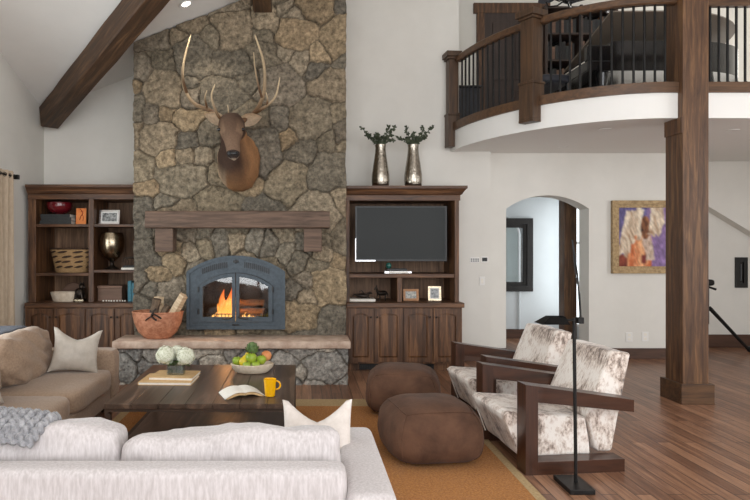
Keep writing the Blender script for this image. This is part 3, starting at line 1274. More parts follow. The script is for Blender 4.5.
for s in (-1, 1):
    bm = nb()
    pframe(bm, half_outline(s, .004, .45, .08, .004), half_outline(s, .045, .40, .135, .05), -.075, -.046)
    d_ = obj('door', bm, M['insert'], fi, smooth=False)
    bm = nb()
    prism(bm, half_outline(s, .046, .399, .136, .051), -.062, -.058, 'y')
    obj('glass_pane', bm, M['glass'], d_, smooth=False)
    bm = nb()
    tube(bm, [(s * .028, -.078, .14), (s * .07, -.105, .125), (s * .13, -.10, .115), (s * .16, -.095, .12)], .009, 8)
    obj('handle', bm, M['black'], d_)
    for z in (.20, .46):
        bm = nb()
        tube(bm, [(s * .452, -.075, z - .03), (s * .452, -.075, z + .03)], .012, 8)
        obj('hinge', bm, M['black'], d_)
bm = nb()
# scrolled grate bars inside the doors
for k in range(19):
    x = -.40 + k * .8 / 18
    tube(bm, [(x, -.02, .075), (x, -.02, .17)], .0045, 6)
tube(bm, [(-.41, -.02, .165), (.41, -.02, .165)], .006, 6)
tube(bm, [(-.41, -.02, .12), (.41, -.02, .12)], .004, 6)
obj('grate', bm, M['black'], fi)
bm = nb()
box(bm, -.04, .04, -.085, -.045, .035, .05, .004)
obj('air_lever', bm, M['black'], fi)
fi.scale = (.965, 1, 1)
# firebox
bm = nb()
for a in ((-.50, .50, .55, .58, -.02, .86), (-.53, -.50, .09, .58, -.02, .86), (.50, .53, .09, .58, -.02, .86), (-.53, .53, .09, .58, -.05, -.02), (-.53, .53, .09, .58, .86, .88)):
    box(bm, *a)
obj('firebox', bm, M['soot'], fi, smooth=False)
for (x, y, z, l, a, r_, lb) in ((.02, .30, .045, .66, 2, .05, 'split log at the bottom back of the fire'),
                               (-.05, .18, .04, .56, 1, .045, 'split log at the bottom front of the fire'),
                               (.13, .24, .135, .40, -14, .05, 'charred log in the middle of the burning stack'),
                               (.15, .27, .25, .32, 10, .045, 'charred log topmost of the burning stack')):
    bm = nb()
    c_, s_ = math.cos(R(a)), math.sin(R(a))
    pts = [(-l / 2 * c_ + l * c_ * k / 8, -l / 2 * s_ + l * s_ * k / 8, r_ + .004 * math.sin(k * 2.1)) for k in range(9)]
    tube(bm, pts, [r_ * (1 + .08 * math.sin(k * 1.7)) for k in range(9)], 9)
    o = obj('fire_log', bm, M['ember'], loc=(ICX + x, 7.12 + y, IZ0 + z - .025 if z > .1 else IZ0 - .01), ang=35)
    tag(o, lb, 'log', 'logs burning in the fireplace')
# flames
fm, nt, b_ = newmat('flame')
tc = nt.nodes.new('ShaderNodeTexCoord')
sp = nt.nodes.new('ShaderNodeSeparateXYZ')
nt.links.new(tc.outputs['Generated'], sp.inputs[0])
rp = nt.nodes.new('ShaderNodeValToRGB')
rp.color_ramp.elements[0].color = (1, .62, .2, 1)
rp.color_ramp.elements[1].color = (.9, .10, .008, 1)
e_ = rp.color_ramp.elements.new(.4)
e_.color = (1, .34, .05, 1)
nt.links.new(sp.outputs['Z'], rp.inputs['Fac'])
nt.links.new(rp.outputs['Color'], b_.inputs['Emission Color'])
rp2 = nt.nodes.new('ShaderNodeMapRange')
rp2.inputs['To Min'].default_value = 1.7
rp2.inputs['To Max'].default_value = .55
nt.links.new(sp.outputs['Z'], rp2.inputs['Value'])
nt.links.new(rp2.outputs[0], b_.inputs['Emission Strength'])
b_.inputs['Base Color'].default_value = (.1, .02, 0, 1)
lw_ = nt.nodes.new('ShaderNodeLayerWeight')
lw_.inputs['Blend'].default_value = .35
rp3 = nt.nodes.new('ShaderNodeMapRange')
rp3.inputs['From Min'].default_value = .02
rp3.inputs['From Max'].default_value = .62
rp3.inputs['To Min'].default_value = .95
rp3.inputs['To Max'].default_value = .0
nt.links.new(lw_.outputs['Facing'], rp3.inputs['Value'])
nt.links.new(rp3.outputs[0], b_.inputs['Alpha'])
bm = nb()
rng = random.Random(3)
for (x, y, z, h_, r_) in ((-.16, .10, .03, .42, .075), (-.09, .12, .03, .46, .07), (-.13, .07, .03, .32, .07), (-.19, .08, .03, .30, .06), (-.06, .06, .03, .26, .05), (-.21, .13, .06, .22, .045), (-.05, .09, .05, .22, .045), (-.13, .06, .04, .22, .06),
                          (.10, .10, .04, .13, .045), (.17, .09, .04, .12, .05), (.22, .10, .04, .09, .04), (-.28, .12, .05, .12, .03)):
    n = 10
    ph = rng.uniform(0, 6)
    pts, rr = [], []
    for k in range(n + 1):
        f = k / n
        pts.append((x + .03 * math.sin(ph + f * 5) * f, y + .015 * math.cos(ph + f * 4) * f, z + h_ * f))
        rr.append(max(.002, r_ * (math.sin(PI * (.18 + .82 * f)) ** .9) * (1 - .35 * f)))
    tube(bm, pts, rr, 10)
o = obj('fire', bm, fm, loc=(ICX, 7.12, IZ0))
tag(o, 'orange flames burning behind the glass fireplace doors', 'fire', kind='stuff')
d_ = bpy.data.lights.new('fire_glow', 'POINT')
d_.energy = 9
d_.color = (1, .45, .15)
d_.shadow_soft_size = .12
o = bpy.data.objects.new('fire_glow', d_)
COL.objects.link(o)
o.location = (ICX - .08, 7.19, IZ0 + .3)

# ------------------------------------------------------------------ built-in cabinets
def crown(bm, x0, x1, yf, yb, z0, prof, left=False, right=False):
    """moulding around a cabinet top; prof = [(overhang, z)]"""
    rows = []
    for o_, z in prof:
        row = []
        row.append((x0 - (o_ if left else 0), yb if left else yf - o_, z0 + z))
        if left:
            row.append((x0 - o_, yf - o_, z0 + z))
        row.append((x1 + (o_ if right else 0), yf - o_, z0 + z))
        if right:
            row.append((x1 + o_, yb, z0 + z))
        rows.append([bm.verts.new(p) for p in row])
    n = len(rows[0])
    for a, b in zip(rows[:-1], rows[1:]):
        for k in range(n - 1):
            bm.faces.new((a[k], a[k + 1], b[k + 1], b[k]))
    # close top and bottom towards the back
    for r in (rows[0], rows[-1]):
        z = r[0].co.z
        e = []
        if not left:
            e.append(bm.verts.new((x0, yb, z)))
        f = []
        if not right:
            f.append(bm.verts.new((x1, yb, z)))
        bm.faces.new(e + r + f)


def cab_door(root, x0, x1, z0, z1, yf, knob_side, mat=None):
    mat = mat or M['cabz']
    b = nb()
    f = .055
    xc, hw = (x0 + x1) / 2, (x1 - x0) / 2
    # frame with a gently arched top rail
    n = 10
    inner = [(x0 + f, z0 + f), (x1 - f, z0 + f)] + [(x1 - f - 2 * (hw - f) * k / n, z1 - f - .03 + .03 * (1 - (1 - 2 * k / n) ** 2)) for k in range(n + 1)]
    outer = [(x0, z0), (x1, z0)] + [(x1 - 2 * hw * k / n, z1) for k in range(n + 1)]
    pframe(b, outer, inner, yf - .022, yf - .002)
    d = obj('door', b, mat, root, smooth=False)
    b = nb()
    s = .02
    pa = [(x0 + f, z0 + f), (x1 - f, z0 + f)] + inner[2:]
    pb = [(x0 + f + s, z0 + f + s), (x1 - f - s, z0 + f + s)] + [(xc + (u - xc) * (hw - f - s) / (hw - f), v - s) for u, v in inner[2:]]
    A = [b.verts.new((u, yf - .008, v)) for u, v in pa]
    B_ = [b.verts.new((u, yf - .018, v)) for u, v in pb]
    k_ = len(A)
    for k in range(k_):
        b.faces.new((A[k], A[(k + 1) % k_], B_[(k + 1) % k_], B_[k]))
    b.faces.new(B_)
    obj('raised_panel', b, mat, d, smooth=False)
    b = nb()
    kx = (x1 - .028) if knob_side > 0 else (x0 + .028)
    tube(b, [(kx, yf - .022, z1 - .10), (kx, yf - .034, z1 - .10), (kx, yf - .035, z1 - .10), (kx, yf - .046, z1 - .10), (kx, yf - .05, z1 - .10)], [.005, .005, .012, .013, .006], 10)
    obj('knob', b, M['bronze'], d)
    return d


def cabinet(name, label, x0, x1, doors, yb, ends, bays, shelves, dividers, top, ylow=7.5, yup=7.58, crown_l=False, crown_r=False, ux0=None, ux1=None):
    xc = (x0 + x1) / 2
    ux0 = x0 if ux0 is None else ux0
    ux1 = x1 if ux1 is None else ux1
    t = thing(name, label, 'cabinet', (xc, ylow, 0))
    X = lambda x: x - xc
    Y = lambda y: y - ylow
    b = nb()
    box(b, X(x0), X(x1), 0.0, Y(yb), .10, .80)
    box(b, X(x0) + .01, X(x1) - .01, .07, Y(yb), 0, .10)
    obj('base_carcass', b, M['cabz'], t, smooth=False)
    b = nb()
    box(b, X(x0) - (.025 if crown_l else 0), X(x1) + (.025 if crown_r else 0), -.03, Y(yb), .80, .86, .008)
    obj('countertop', b, M['cabx'], t, smooth=False)
    for i, (a, c_) in enumerate(doors):
        cab_door(t, X(a), X(c_), .125, .785, 0, 1 if i % 2 == 0 else -1)
    for a, c_ in ends:
        b = nb()
        box(b, X(a), X(c_), Y(yup), Y(yb), .86, top, .004)
        obj('side_panel', b, M['cabz'], t, smooth=False)
    b = nb()
    box(b, X(ux0) + .01, X(ux1) - .01, Y(yb) - .03, Y(yb), .86, top)
    obj('back_panel', b, M['cabback'], t, smooth=False)
    for a, c_, z0, z1 in shelves:
        b = nb()
        box(b, X(a), X(c_), Y(yup) + .015, Y(yb) - .03, z0, z1, .004)
        obj('shelf', b, M['cabx'], t, smooth=False)
    for a, c_, z0, z1 in dividers:
        b = nb()
        box(b, X(a), X(c_), Y(yup) + .005, Y(yb) - .03, z0, z1, .004)
        obj('divider', b, M['cabz'], t, smooth=False)
    b = nb()
    box(b, X(ux0), X(ux1), Y(yup), Y(yb), top, top + .03, .003)
    crown(b, X(ux0), X(ux1), Y(yup), Y(yb), top + .02, [(0.0, -.05), (.012, -.05), (.012, .015), (.03, .025), (.05, .06), (.075, .09), (.085, .095), (.085, .13), (.0, .13)], crown_l, crown_r)
    obj('crown_moulding', b, M['cabx'], t, smooth=False)
    return t


YBK = BY - .002
cabinet('built_in_bookcase', 'tall dark wood bookcase left of the chimney with open shelves over doors', -3.46, -2.03,
        [(-3.43, -3.105), (-3.085, -2.71), (-2.685, -2.345), (-2.325, -2.04)], YBK,
        [(-3.46, -3.365), (-2.075, -2.035)], None,
        [(-3.365, -2.70, 1.812, 1.848), (-3.365, -2.70, 1.192, 1.228), (-2.635, -2.075, 1.812, 1.848), (-2.635, -2.075, 1.232, 1.268)],
        [(-2.70, -2.635, .86, 2.19)], 2.19, ux0=-3.46, ux1=-2.035)
cabinet('built_in_media_cabinet', 'dark wood media cabinet right of the chimney holding the television', .55, 2.0,
        [(.575, .885), (.907, 1.248), (1.27, 1.62), (1.642, 1.975)], YBK,
        [(.555, .60), (1.93, 1.985)], None,
        [(.60, 1.93, 1.168, 1.216)],
        [(1.205, 1.262, .86, 1.168)], 2.175, crown_r=True, ux0=.555, ux1=1.985)

# floor register in the toe space
for x0, x1, lb in ((.72, 1.02, 'black floor vent below the left doors of the media cabinet'), (1.32, 1.66, 'black floor vent below the right doors of the media cabinet')):
    b = nb()
    box(b, x0, x1, 7.545, 7.568, .015, .085, .003)
    for k in range(10):
        x = x0 + .02 + k * (x1 - x0 - .04) / 9
        box(b, x - .006, x + .006, 7.541, 7.546, .025, .075)
    o = obj('toe_vent', b, M['black'], smooth=False)
    tag(o, lb, 'vent', 'toe-kick vents')

# ------------------------------------------------------------------ sofas
def fabricbox(bm, x0, x1, y0, y1, z0, z1, p=9, n=10, nz=.008, seed=0.0, fn=None, rot=None):
    puff(bm, (x1 - x0) / 2, (y1 - y0) / 2, (z1 - z0) / 2, p, n, ((x0 + x1) / 2, (y0 + y1) / 2, (z0 + z1) / 2), nz, 5, rot, fn, seed)


def seatfn(h):
    def f(q, u):
        # domed top, soft front
        return Vector((q.x, q.y, q.z + h * (1 - u.x ** 2) * (1 - u.y ** 2) * (1 if u.z > 0 else 0)))
    return f


def wrinkle(amp, dirv, freq, seed):
    def f(q, u):
        d = q.dot(Vector(dirv))
        k = mnoise.noise(Vector((q.x * 3 + seed, q.y * 3, q.z * 3)))
        return q + Vector((u.x * .3, u.y, u.z)).normalized() * amp * math.sin(d * freq + 4 * k) * max(0, .4 + k)
    return f


ls = thing('sofa', 'taupe linen sofa along the left wall with loose seat and back cushions', 'sofa', (-2.3, 4.63, 0))
lo = Vector((-2.3, 4.63, 0))


def lsx(b):
    for v in b.verts:
        v.co -= lo
    return b


b = nb()
box(b, -2.80, -1.79, 3.64, 5.62, .09, .25, .02, 3)
obj('base', lsx(b), M['sofa'], ls)
b = nb()
fabricbox(b, -2.86, -2.62, 3.46, 5.80, .09, .74, 12, 12, .004)
obj('backrest', lsx(b), M['sofa'], ls)
for y0, y1 in ((3.46, 3.64), (5.62, 5.80)):
    b = nb()
    fabricbox(b, -2.80, -1.76, y0, y1, .085, .595, 14, 12, .004, y0)
    obj('armrest', lsx(b), M['sofa'], ls)
for y0, y1 in ((3.65, 4.63), (4.635, 5.615)):
    b = nb()
    fabricbox(b, -2.62, -1.745, y0, y1, .235, .43, 7, 14, .010, y0, seatfn(.025))
    obj('seat_cushion', lsx(b), M['sofa'], ls)
    b = nb()
    fabricbox(b, -.14, .14, y0 + .03 - (y0 + y1) / 2, y1 - .05 - (y0 + y1) / 2, -.22, .22, 3.6, 18, .03, y0, wrinkle(.022, (0, .5, 1), 42, y0))
    m3 = roty(R(-14))
    for v in b.verts:
        v.co = m3 @ v.co + Vector((-2.40, (y0 + y1) / 2, .625))
    obj('back_cushion', lsx(b), M['sofa'], ls)
for x in (-2.72, -1.87):
    for y in (3.56, 5.70):
        b = nb()
        box(b, x - .03, x + .03, y - .03, y + .03, 0, .092, .004)
        obj('leg', lsx(b), M['tframe'], ls, smooth=False)

ns = thing('sofa', 'linen sofa, paled as by daylight, seen from behind in the foreground', 'sofa', (-.8, 2.75, 0))
no = Vector((-.8, 2.75, 0))


def nsx(b_):
    for v in b_.verts:
        v.co -= no
    return b_


b = nb()
box(b, -1.72, .18, 2.44, 3.15, .09, .25, .02, 3)
obj('base', nsx(b), M['sofaw'], ns)
b = nb()
box(b, -1.90, .176, 2.32, 2.46, .09, .70, .035, 4)
obj('backrest', nsx(b), M['sofaw'], ns)
for x0, x1 in ((.172, .367), (-2.09, -1.895)):
    b = nb()
    box(b, x0, x1, 2.28, 3.18, .085, .62, .04, 4)
    obj('armrest', nsx(b), M['sofaw'], ns)
for i, (x0, x1) in enumerate(((-1.71, -.775), (-.77, .165))):
    b = nb()
    fabricbox(b, x0, x1, 2.60, 3.20, .235, .43, 7, 12, .01, x0, seatfn(.025))
    obj('seat_cushion', nsx(b), M['sofaw'], ns)
    b = nb()

    def bf(q, u, i=i):
        # slumped upper edge
        f = u.x if i == 1 else -u.x * 0 + .25 * math.sin(u.x * 3)
        dz = ((.035 * f * abs(f) if i else .065 * u.x - .012) + .010 * math.sin(u.x * 5 + i)) * (1 if u.z > -.3 else 0)
        return Vector((q.x, q.y, q.z + dz))
    fabricbox(b, x0 + .005 - (x0 + x1) / 2, x1 - .005 - (x0 + x1) / 2, -.125, .125, -.19, .19, 6.5, 20, .022, x0 * 3, bf)
    m3 = rotx(R(-8))
    for v in b.verts:
        v.co = m3 @ v.co + Vector(((x0 + x1) / 2, 2.615, .585))
    obj('back_cushion', nsx(b), M['sofaw'] if i else M['sofaw'], ns)
for x in (-2.0, .27):
    for y in (2.38, 3.08):
        b = nb()
        box(b, x - .03, x + .03, y - .03, y + .03, 0, .092, .004)
        obj('leg', nsx(b), M['tframe'], ns, smooth=False)


def pillow(label, mat, loc, rot, w_, h_, t_, pinch=.14, seed=1.0, group=None, chop=0.0):
    b_ = nb()
    pillow_bm(b_, w_, h_, t_, pinch, seed=seed)
    for v in b_.verts:
        k = max(0, v.co.z / (h_ / 2))
        v.co.z -= chop * k * max(0, 1 - (abs(v.co.x) / (w_ * .42)) ** 1.3)
        v.co.x *= 1 - .25 * chop * k
    o_ = obj('throw_pillow', b_, mat, loc=loc, ang=70)
    o_.rotation_euler = rot
    tag(o_, label, 'pillow', group)
    return o_


pillow('grey beige throw pillow propped in the far corner of the taupe sofa', M['pillow'], (-2.02, 5.36, .635), (R(-16), R(8), R(24)), .43, .40, .17, .15, 3.0, 'throw pillows', .09)
pillow('grey beige throw pillow cut by the left edge of the photo on the taupe sofa', M['pillow'], (-2.22, 4.03, .635), (R(-12), R(-8), R(72)), .42, .42, .16, .15, 8.0, 'throw pillows')
pillow('ivory throw pillow with drawn-out corners against the pale sofa arm', M['pilloww'], (.075, 2.93, .615), (R(-16), R(-3), R(-10)), .36, .40, .15, .1, 5.0, 'throw pillows', .10)

# slate blanket folded over the left sofa's back
b = nb()
puff(b, .135, .27, .035, 8, 8, (0, 0, .015), .008, 8)
box(b, .118, .140, -.26, .26, -.18, .02, .008, 2)
o = obj('folded_blanket', b, M['greyfab'], loc=(-2.74, 5.47, .765))
tag(o, 'slate grey blanket folded over the back of the taupe sofa', 'blanket')

# chunky knit throw over the left back cushion of the near sofa
b = nb()


def throw_pt(u, v):
    """u across (0..1), v from behind the cushion over the top to the seat"""
    x = -1.86 + .74 * u + .05 * math.sin(v * 5)
    path = [(2.46, .775), (2.52, .83), (2.60, .855), (2.68, .835), (2.745, .77), (2.775, .66), (2.81, .55), (2.88, .48)]
    f = v * (len(path) - 1)
    i = min(int(f), len(path) - 2)
    t_ = f - i
    y = path[i][0] * (1 - t_) + path[i + 1][0] * t_
    z = path[i][1] * (1 - t_) + path[i + 1][1] * t_
    z += .03 * math.sin(u * 7 + 1) * (1 - v) - .075 * max(0, u - .62) / .38 * (1 - .3 * v)
    return Vector((x, y, z))


NC = 19
for c_ in range(NC):
    for s in (-1, 1):
        pts = []
        for k in range(91):
            v = k / 90
            ph = v * 2 * PI * 9 + (0 if s > 0 else PI)
            u = (c_ + .5 + .36 * math.sin(ph) * 1.0) / NC
            p = throw_pt(u, v)
            p.z += .012 * math.cos(ph * 2)
            pts.append(p + Vector((0, .006 * math.cos(ph), 0)))
        tube(b, pts, .0122, 6)
o = obj('knit_throw', b, M['knit'], ang=80)
for v in o.data.vertices:
    v.co -= Vector((-1.5, 2.6, .6))
o.location = (-1.5, 2.6, .615)
tag(o, 'chunky grey knit throw draped over the left cushion of the pale sofa', 'throw')

# ------------------------------------------------------------------ rug, coffee table, poufs
rg = thing('area_rug', 'golden brown wool rug with a pale border under the table and ottomans', 'rug', (0, 4.7, 0))
b = nb()
box(b, -1.62, 1.44, 3.42 - 4.7, 5.84 - 4.7, .001, .012)
obj('rug_field', b, M['rug'], rg, smooth=False)
b = nb()
for a in ((-1.70, 1.50, 5.84, 6.10), (-1.70, 1.50, 3.26, 3.42), (-1.70, -1.62, 3.42, 5.84), (1.44, 1.50, 3.42, 5.84)):
    box(b, a[0], a[1], a[2] - 4.7, a[3] - 4.7, .001, .013)
obj('rug_border', b, M['rugb'], rg, smooth=False)
RZ = .0132

TX0, TX1, TY0, TY1, TH = -1.43, -.058, 4.33, 5.76, .43
tx, ty = (TX0 + TX1) / 2, (TY0 + TY1) / 2
ct = thing('coffee_table', 'large square dark plank coffee table on a slim frame in front of the hearth', 'table', (tx, ty, RZ))
hx, hy = (TX1 - TX0) / 2, (TY1 - TY0) / 2
b = nb()
n = 7
for k in range(n):
    x0 = -hx + 2 * hx * k / n
    x1 = -hx + 2 * hx * (k + 1) / n
    box(b, x0 + .0008, x1 - .0008, -hy, hy, TH - .036 - RZ, TH - RZ + .0006 * (k % 2), .0025, 1)
obj('tabletop', b, M['table'], ct, smooth=False)
b = nb()
for sx_ in (-1, 1):
    box(b, sx_ * hx - (.03 if sx_ > 0 else 0), sx_ * hx + (.03 if sx_ < 0 else 0), -hy + .01, hy - .01, TH - .075 - RZ, TH - .037 - RZ)
for sy_ in (-1, 1):
    box(b, -hx + .03, hx - .03, sy_ * (hy - .025) - .015, sy_ * (hy - .025) + .015, TH - .06 - RZ, TH - .037 - RZ)
obj('apron', b, M['tframe'], ct, smooth=False)
for sx_ in (-1, 1):
    for sy_ in (-1, 1):
        b = nb()
        box(b, sx_ * (hx - .022) - .02, sx_ * (hx - .022) + .02, sy_ * (hy - .03) - .02, sy_ * (hy - .03) + .02, 0, TH - .076 - RZ, .003)
        obj('leg', b, M['tframe'], ct, smooth=False)
for sx_ in (-1, 1):
    b = nb()
    box(b, sx_ * (hx - .022) - .018, sx_ * (hx - .022) + .018, -hy + .05, hy - .05, 0.0, .03, .003)
    obj('floor_runner', b, M['tframe'], ct, smooth=False)
b = nb()
box(b, -hx + .05, hx - .05, -hy + .06, hy - .06, .012, .045, .004)
obj('lower_shelf', b, M['table'], ct, smooth=False)


def ottoman(label, loc, rz):
    t_ = thing('ottoman', label, 'ottoman', (loc[0], loc[1], RZ), rz, 'brown suede ottomans')

    def fn(q, u):
        taper = 1 + .10 * (1 - u.z ** 2) - .05 * u.z
        return Vector((q.x * taper, q.y * taper, q.z + .018 * (1 - u.x ** 2) * (1 - u.y ** 2) * (1 if u.z > 0 else 0)))
    b_ = nb()
    puff(b_, .315, .30, .205, 4.2, 16, (0, 0, .207), .008, 5, None, fn, loc[1])
    for v in b_.verts:
        v.co.z = max(v.co.z, .001)
    obj('cover', b_, M['pouf'], t_, ang=80)

    def surf(x, y, z):
        p = 4.2
        s = (abs(x) ** p + abs(y) ** p + abs(z) ** p) ** (1 / p)
        u = Vector((x / s, y / s, z / s))
        q = fn(Vector((u.x * .315, u.y * .30, u.z * .205)), u)
        return q * 1.002 + Vector((0, 0, .207))
    e = .80
    b_ = nb()
    for sx_ in (-1, 1):
        for sy_ in (-1, 1):
            tube(b_, [surf(sx_ * e, sy_ * e, z) if abs(z) < e else surf(sx_ * e, sy_ * e, z) for z in [-.9 + 1.7 * k / 14 for k in range(15)]], .0045, 6)
    ring = []
    for k in range(14):
        ring.append((-e + 2 * e * k / 14, -e))
    for k in range(14):
        ring.append((e, -e + 2 * e * k / 14))
    for k in range(14):
        ring.append((e - 2 * e * k / 14, e))
    for k in range(15):
        ring.append((-e, e - 2 * e * k / 14))
    tube(b_, [surf(x, y, .80) for x, y in ring], .0045, 6)
    obj('seam_piping', b_, M['pouf'], t_, ang=80)
    return t_


ottoman('brown suede ottoman nearest the pale sofa arm', (.945, 4.47), R(8))
ottoman('brown suede ottoman behind the other, nearer the media cabinet', (.96, 5.70), R(-10))

# ------------------------------------------------------------------ lounge chairs
def lounge_chair(label, loc, rz):
    t_ = thing('lounge_chair', label, 'armchair', (loc[0], loc[1], 0), rz, 'cowhide lounge chairs')
    for s in (-1, 1):
        a, c_ = (-.43, -.30) if s < 0 else (.30, .43)
        b_ = nb()
        prism(b_, [(0, 0), (.088, 0), (.088, .6066), (0, .62)], a, c_, 'y')
        obj('front_leg', b_, M['chairz'], t_, smooth=False)
        b_ = nb()
        prism(b_, [(.0885, .497), (.79, .412), (.79, .497), (.0885, .6065)], a, c_, 'y')
        obj('armrest', b_, M['chair'], t_, smooth=False)
        b_ = nb()
        prism(b_, [(.0885, 0), (.72, 0), (.72, .088), (.0885, .088)], a, c_, 'y')
        obj('floor_runner', b_, M['chair'], t_, smooth=False)

    def soft(pts, seed, nz=.006):
        b_ = nb()
        prism(b_, pts, -.297, .297, 'y')
        bmesh.ops.bevel(b_, geom=b_.edges[:], offset=.035, segments=4, affect='EDGES', profile=.6)
        bmesh.ops.subdivide_edges(b_, edges=[e for e in b_.edges if e.calc_length() > .12], cuts=8, use_grid_fill=True)
        for v in b_.verts:
            v.co += Vector((1, .3, 1)) * nz * mnoise.fractal(v.co * 6 + Vector((seed, 0, 0)), .8, 2, 2)
        return b_
    b_ = soft([(-.095, .365), (-.075, .405), (.52, .35), (.56, .075), (.035, .075)], loc[0])
    so = obj('seat', b_, M['hide'], t_)
    b_ = soft([(.525, .36), (.715, .815), (.865, .80), (.715, .09), (.60, .09)], loc[1])
    bo = obj('backrest', b_, M['hide'], t_)
    b_ = nb()
    pts = [(.02, -.292, .09), (-.088, -.292, .375), (-.088, .292, .375), (.02, .292, .09)]
    tube(b_, [Vector(p) for p in pts], .005, 6)
    obj('piping', b_, M['hide'], so)
    return t_


TH6 = R(6)
lounge_chair('cowhide lounge chair with dark wood arms nearest the floor lamp', (1.485, 4.528), TH6)
lounge_chair('cowhide lounge chair farther back with its arm near the media cabinet', (1.535, 5.568), TH6)

# ------------------------------------------------------------------ floor lamp
fl = thing('floor_lamp', 'slim black pharmacy floor lamp standing beside the near cowhide chair', 'lamp', (1.775, 3.915, 0))
b = nb()
box(b, -.085, .075, -.135, .125, 0, .032, .004)
obj('base', b, M['iron'], fl, smooth=False)
b = nb()
tube(b, [(.012, 0, .03), (.0, 0, 1.10)], .011, 12)
obj('pole', b, M['iron'], fl)
b = nb()
box(b, .018, .058, -.02, .02, 1.065, 1.105, .004)
tube(b, [(-.01, 0, 1.085), (.02, 0, 1.085)], .008, 8)
obj('swivel', b, M['iron'], fl, smooth=False)
b = nb()
tube(b, [(.02, 0, 1.085), (-.08, -.005, 1.087)], .007, 8)
tube(b, [(.04, 0, 1.10), (.028, .01, 1.38), (-.003, .02, 1.61)], .005, 8)
tube(b, [(.046, 0, 1.10), (.036, -.005, 1.25), (.012, .01, 1.40), (-.003, .02, 1.61)], .0035, 8)
obj('swing_arm', b, M['iron'], fl)
b = nb()
A = [b.verts.new(p) for p in ((-.07, -.035, 1.112), (-.07, .035, 1.112), (-.17, .035, 1.112), (-.17, -.035, 1.112))]
B_ = [b.verts.new(p) for p in ((-.055, -.07, 1.065), (-.055, .07, 1.065), (-.235, .07, 1.065), (-.235, -.07, 1.065))]
b.faces.new(A)
for k in range(4):
    b.faces.new((A[k], A[(k + 1) % 4], B_[(k + 1) % 4], B_[k]))
bmesh.ops.solidify(b, geom=b.faces[:], thickness=.003)
obj('lamp_shade', b, M['iron'], fl, smooth=False)

# ------------------------------------------------------------------ books and frames
def book(label, cover, loc, size, rz=0.0, group=None, upright=False):
    """closed book; size = (length x, depth y, thickness)"""
    t_ = thing('book', label, 'book', loc, rz, group)
    l, d, h = size
    c_ = .003
    if not upright:
        b_ = nb()
        box(b_, -l / 2, l / 2, -d / 2, d / 2, 0, c_)
        box(b_, -l / 2, l / 2, -d / 2, d / 2, h - c_, h)
        box(b_, -l / 2, l / 2, -d / 2, -d / 2 + c_, c_, h - c_)
        obj('cover', b_, cover, t_, smooth=False)
        b_ = nb()
        box(b_, -l / 2 + .004, l / 2 - .004, -d / 2 + c_ + .0005, d / 2 - .005, c_ + .0005, h - c_ - .0005)
        obj('pages', b_, M['paper'], t_, smooth=False)
    else:
        b_ = nb()
        box(b_, -h / 2, -h / 2 + c_, -d / 2, d / 2, 0, l)
        box(b_, h / 2 - c_, h / 2, -d / 2, d / 2, 0, l)
        box(b_, -h / 2 + c_, h / 2 - c_, -d / 2, -d / 2 + c_, 0, l)
        obj('cover', b_, cover, t_, smooth=False)
        b_ = nb()
        box(b_, -h / 2 + c_ + .0005, h / 2 - c_ - .0005, -d / 2 + c_ + .0005, d / 2 - .005, .004, l - .004)
        obj('pages', b_, M['paper'], t_, smooth=False)
    return t_


def picture_frame(label, loc, w_, h_, fw, mat, pmat, mat_w=.0, lean=10, rz=0.0, name='picture_frame', cat='picture frame', inner=None):
    t_ = thing(name, label, cat, loc, rz)
    L_ = Matrix.Rotation(R(-lean), 3, 'X')

    def tilt(b_):
        for v in b_.verts:
            v.co = L_ @ v.co
        return b_
    b_ = nb()
    pframe(b_, [(-w_ / 2, 0), (w_ / 2, 0), (w_ / 2, h_), (-w_ / 2, h_)],
           [(-w_ / 2 + fw, fw), (w_ / 2 - fw, fw), (w_ / 2 - fw, h_ - fw), (-w_ / 2 + fw, h_ - fw)], -.009, .009)
    obj('frame', tilt(b_), mat, t_, smooth=False)
    if mat_w:
        b_ = nb()
        pframe(b_, [(-w_ / 2 + fw, fw), (w_ / 2 - fw, fw), (w_ / 2 - fw, h_ - fw), (-w_ / 2 + fw, h_ - fw)],
               [(-w_ / 2 + fw + mat_w, fw + mat_w), (w_ / 2 - fw - mat_w, fw + mat_w), (w_ / 2 - fw - mat_w, h_ - fw - mat_w), (-w_ / 2 + fw + mat_w, h_ - fw - mat_w)], -.004, .004)
        obj('picture_mat', tilt(b_), M['white'], t_, smooth=False)
    fw2 = fw + mat_w
    b_ = nb()
    box(b_, -w_ / 2 + fw2, w_ / 2 - fw2, -.002, .004, fw2, h_ - fw2)
    obj('print', tilt(b_), pmat, t_, smooth=False)
    if inner:
        inner(t_, tilt, w_, h_, fw2)
    b_ = nb()
    a = [b_.verts.new(p) for p in ((-.015, .010, 0.0), (.015, .010, 0.0), (.015, .010 + h_ * .02, h_ * .55), (-.015, .010 + h_ * .02, h_ * .55))]
    b_.free()
    return t_


ZS1, ZS2L, ZS2R, ZCT = 1.8485, 1.2285, 1.2685, .8605

# left bookcase, top left bay
zz = ZS1
for k, (l_, dx) in enumerate(((.40, 0), (.385, .01), (.375, -.005))):
    book(['dark grey book at the bottom of the stack under the red bowl', 'dark grey book in the middle of the stack under the red bowl', 'dark grey book on top of the stack, right under the red bowl'][k],
         M['bookgrey'], (-3.135 + dx, 7.76, zz), (l_, .26, .042), 0, 'grey books under the red bowl')
    zz += .0425
b = nb()
lathe(b, [(.0, 0), (.055, 0), (.06, .01), (.11, .03), (.148, .07), (.160, .115), (.152, .155), (.146, .155), (.15, .115), (.138, .075), (.09, .04), (.0, .025)], 32)
o = obj('bowl', b, M['redglaze'], loc=(-3.135, 7.76, zz))
tag(o, 'glossy dark red bowl sitting on a stack of grey books', 'bowl')


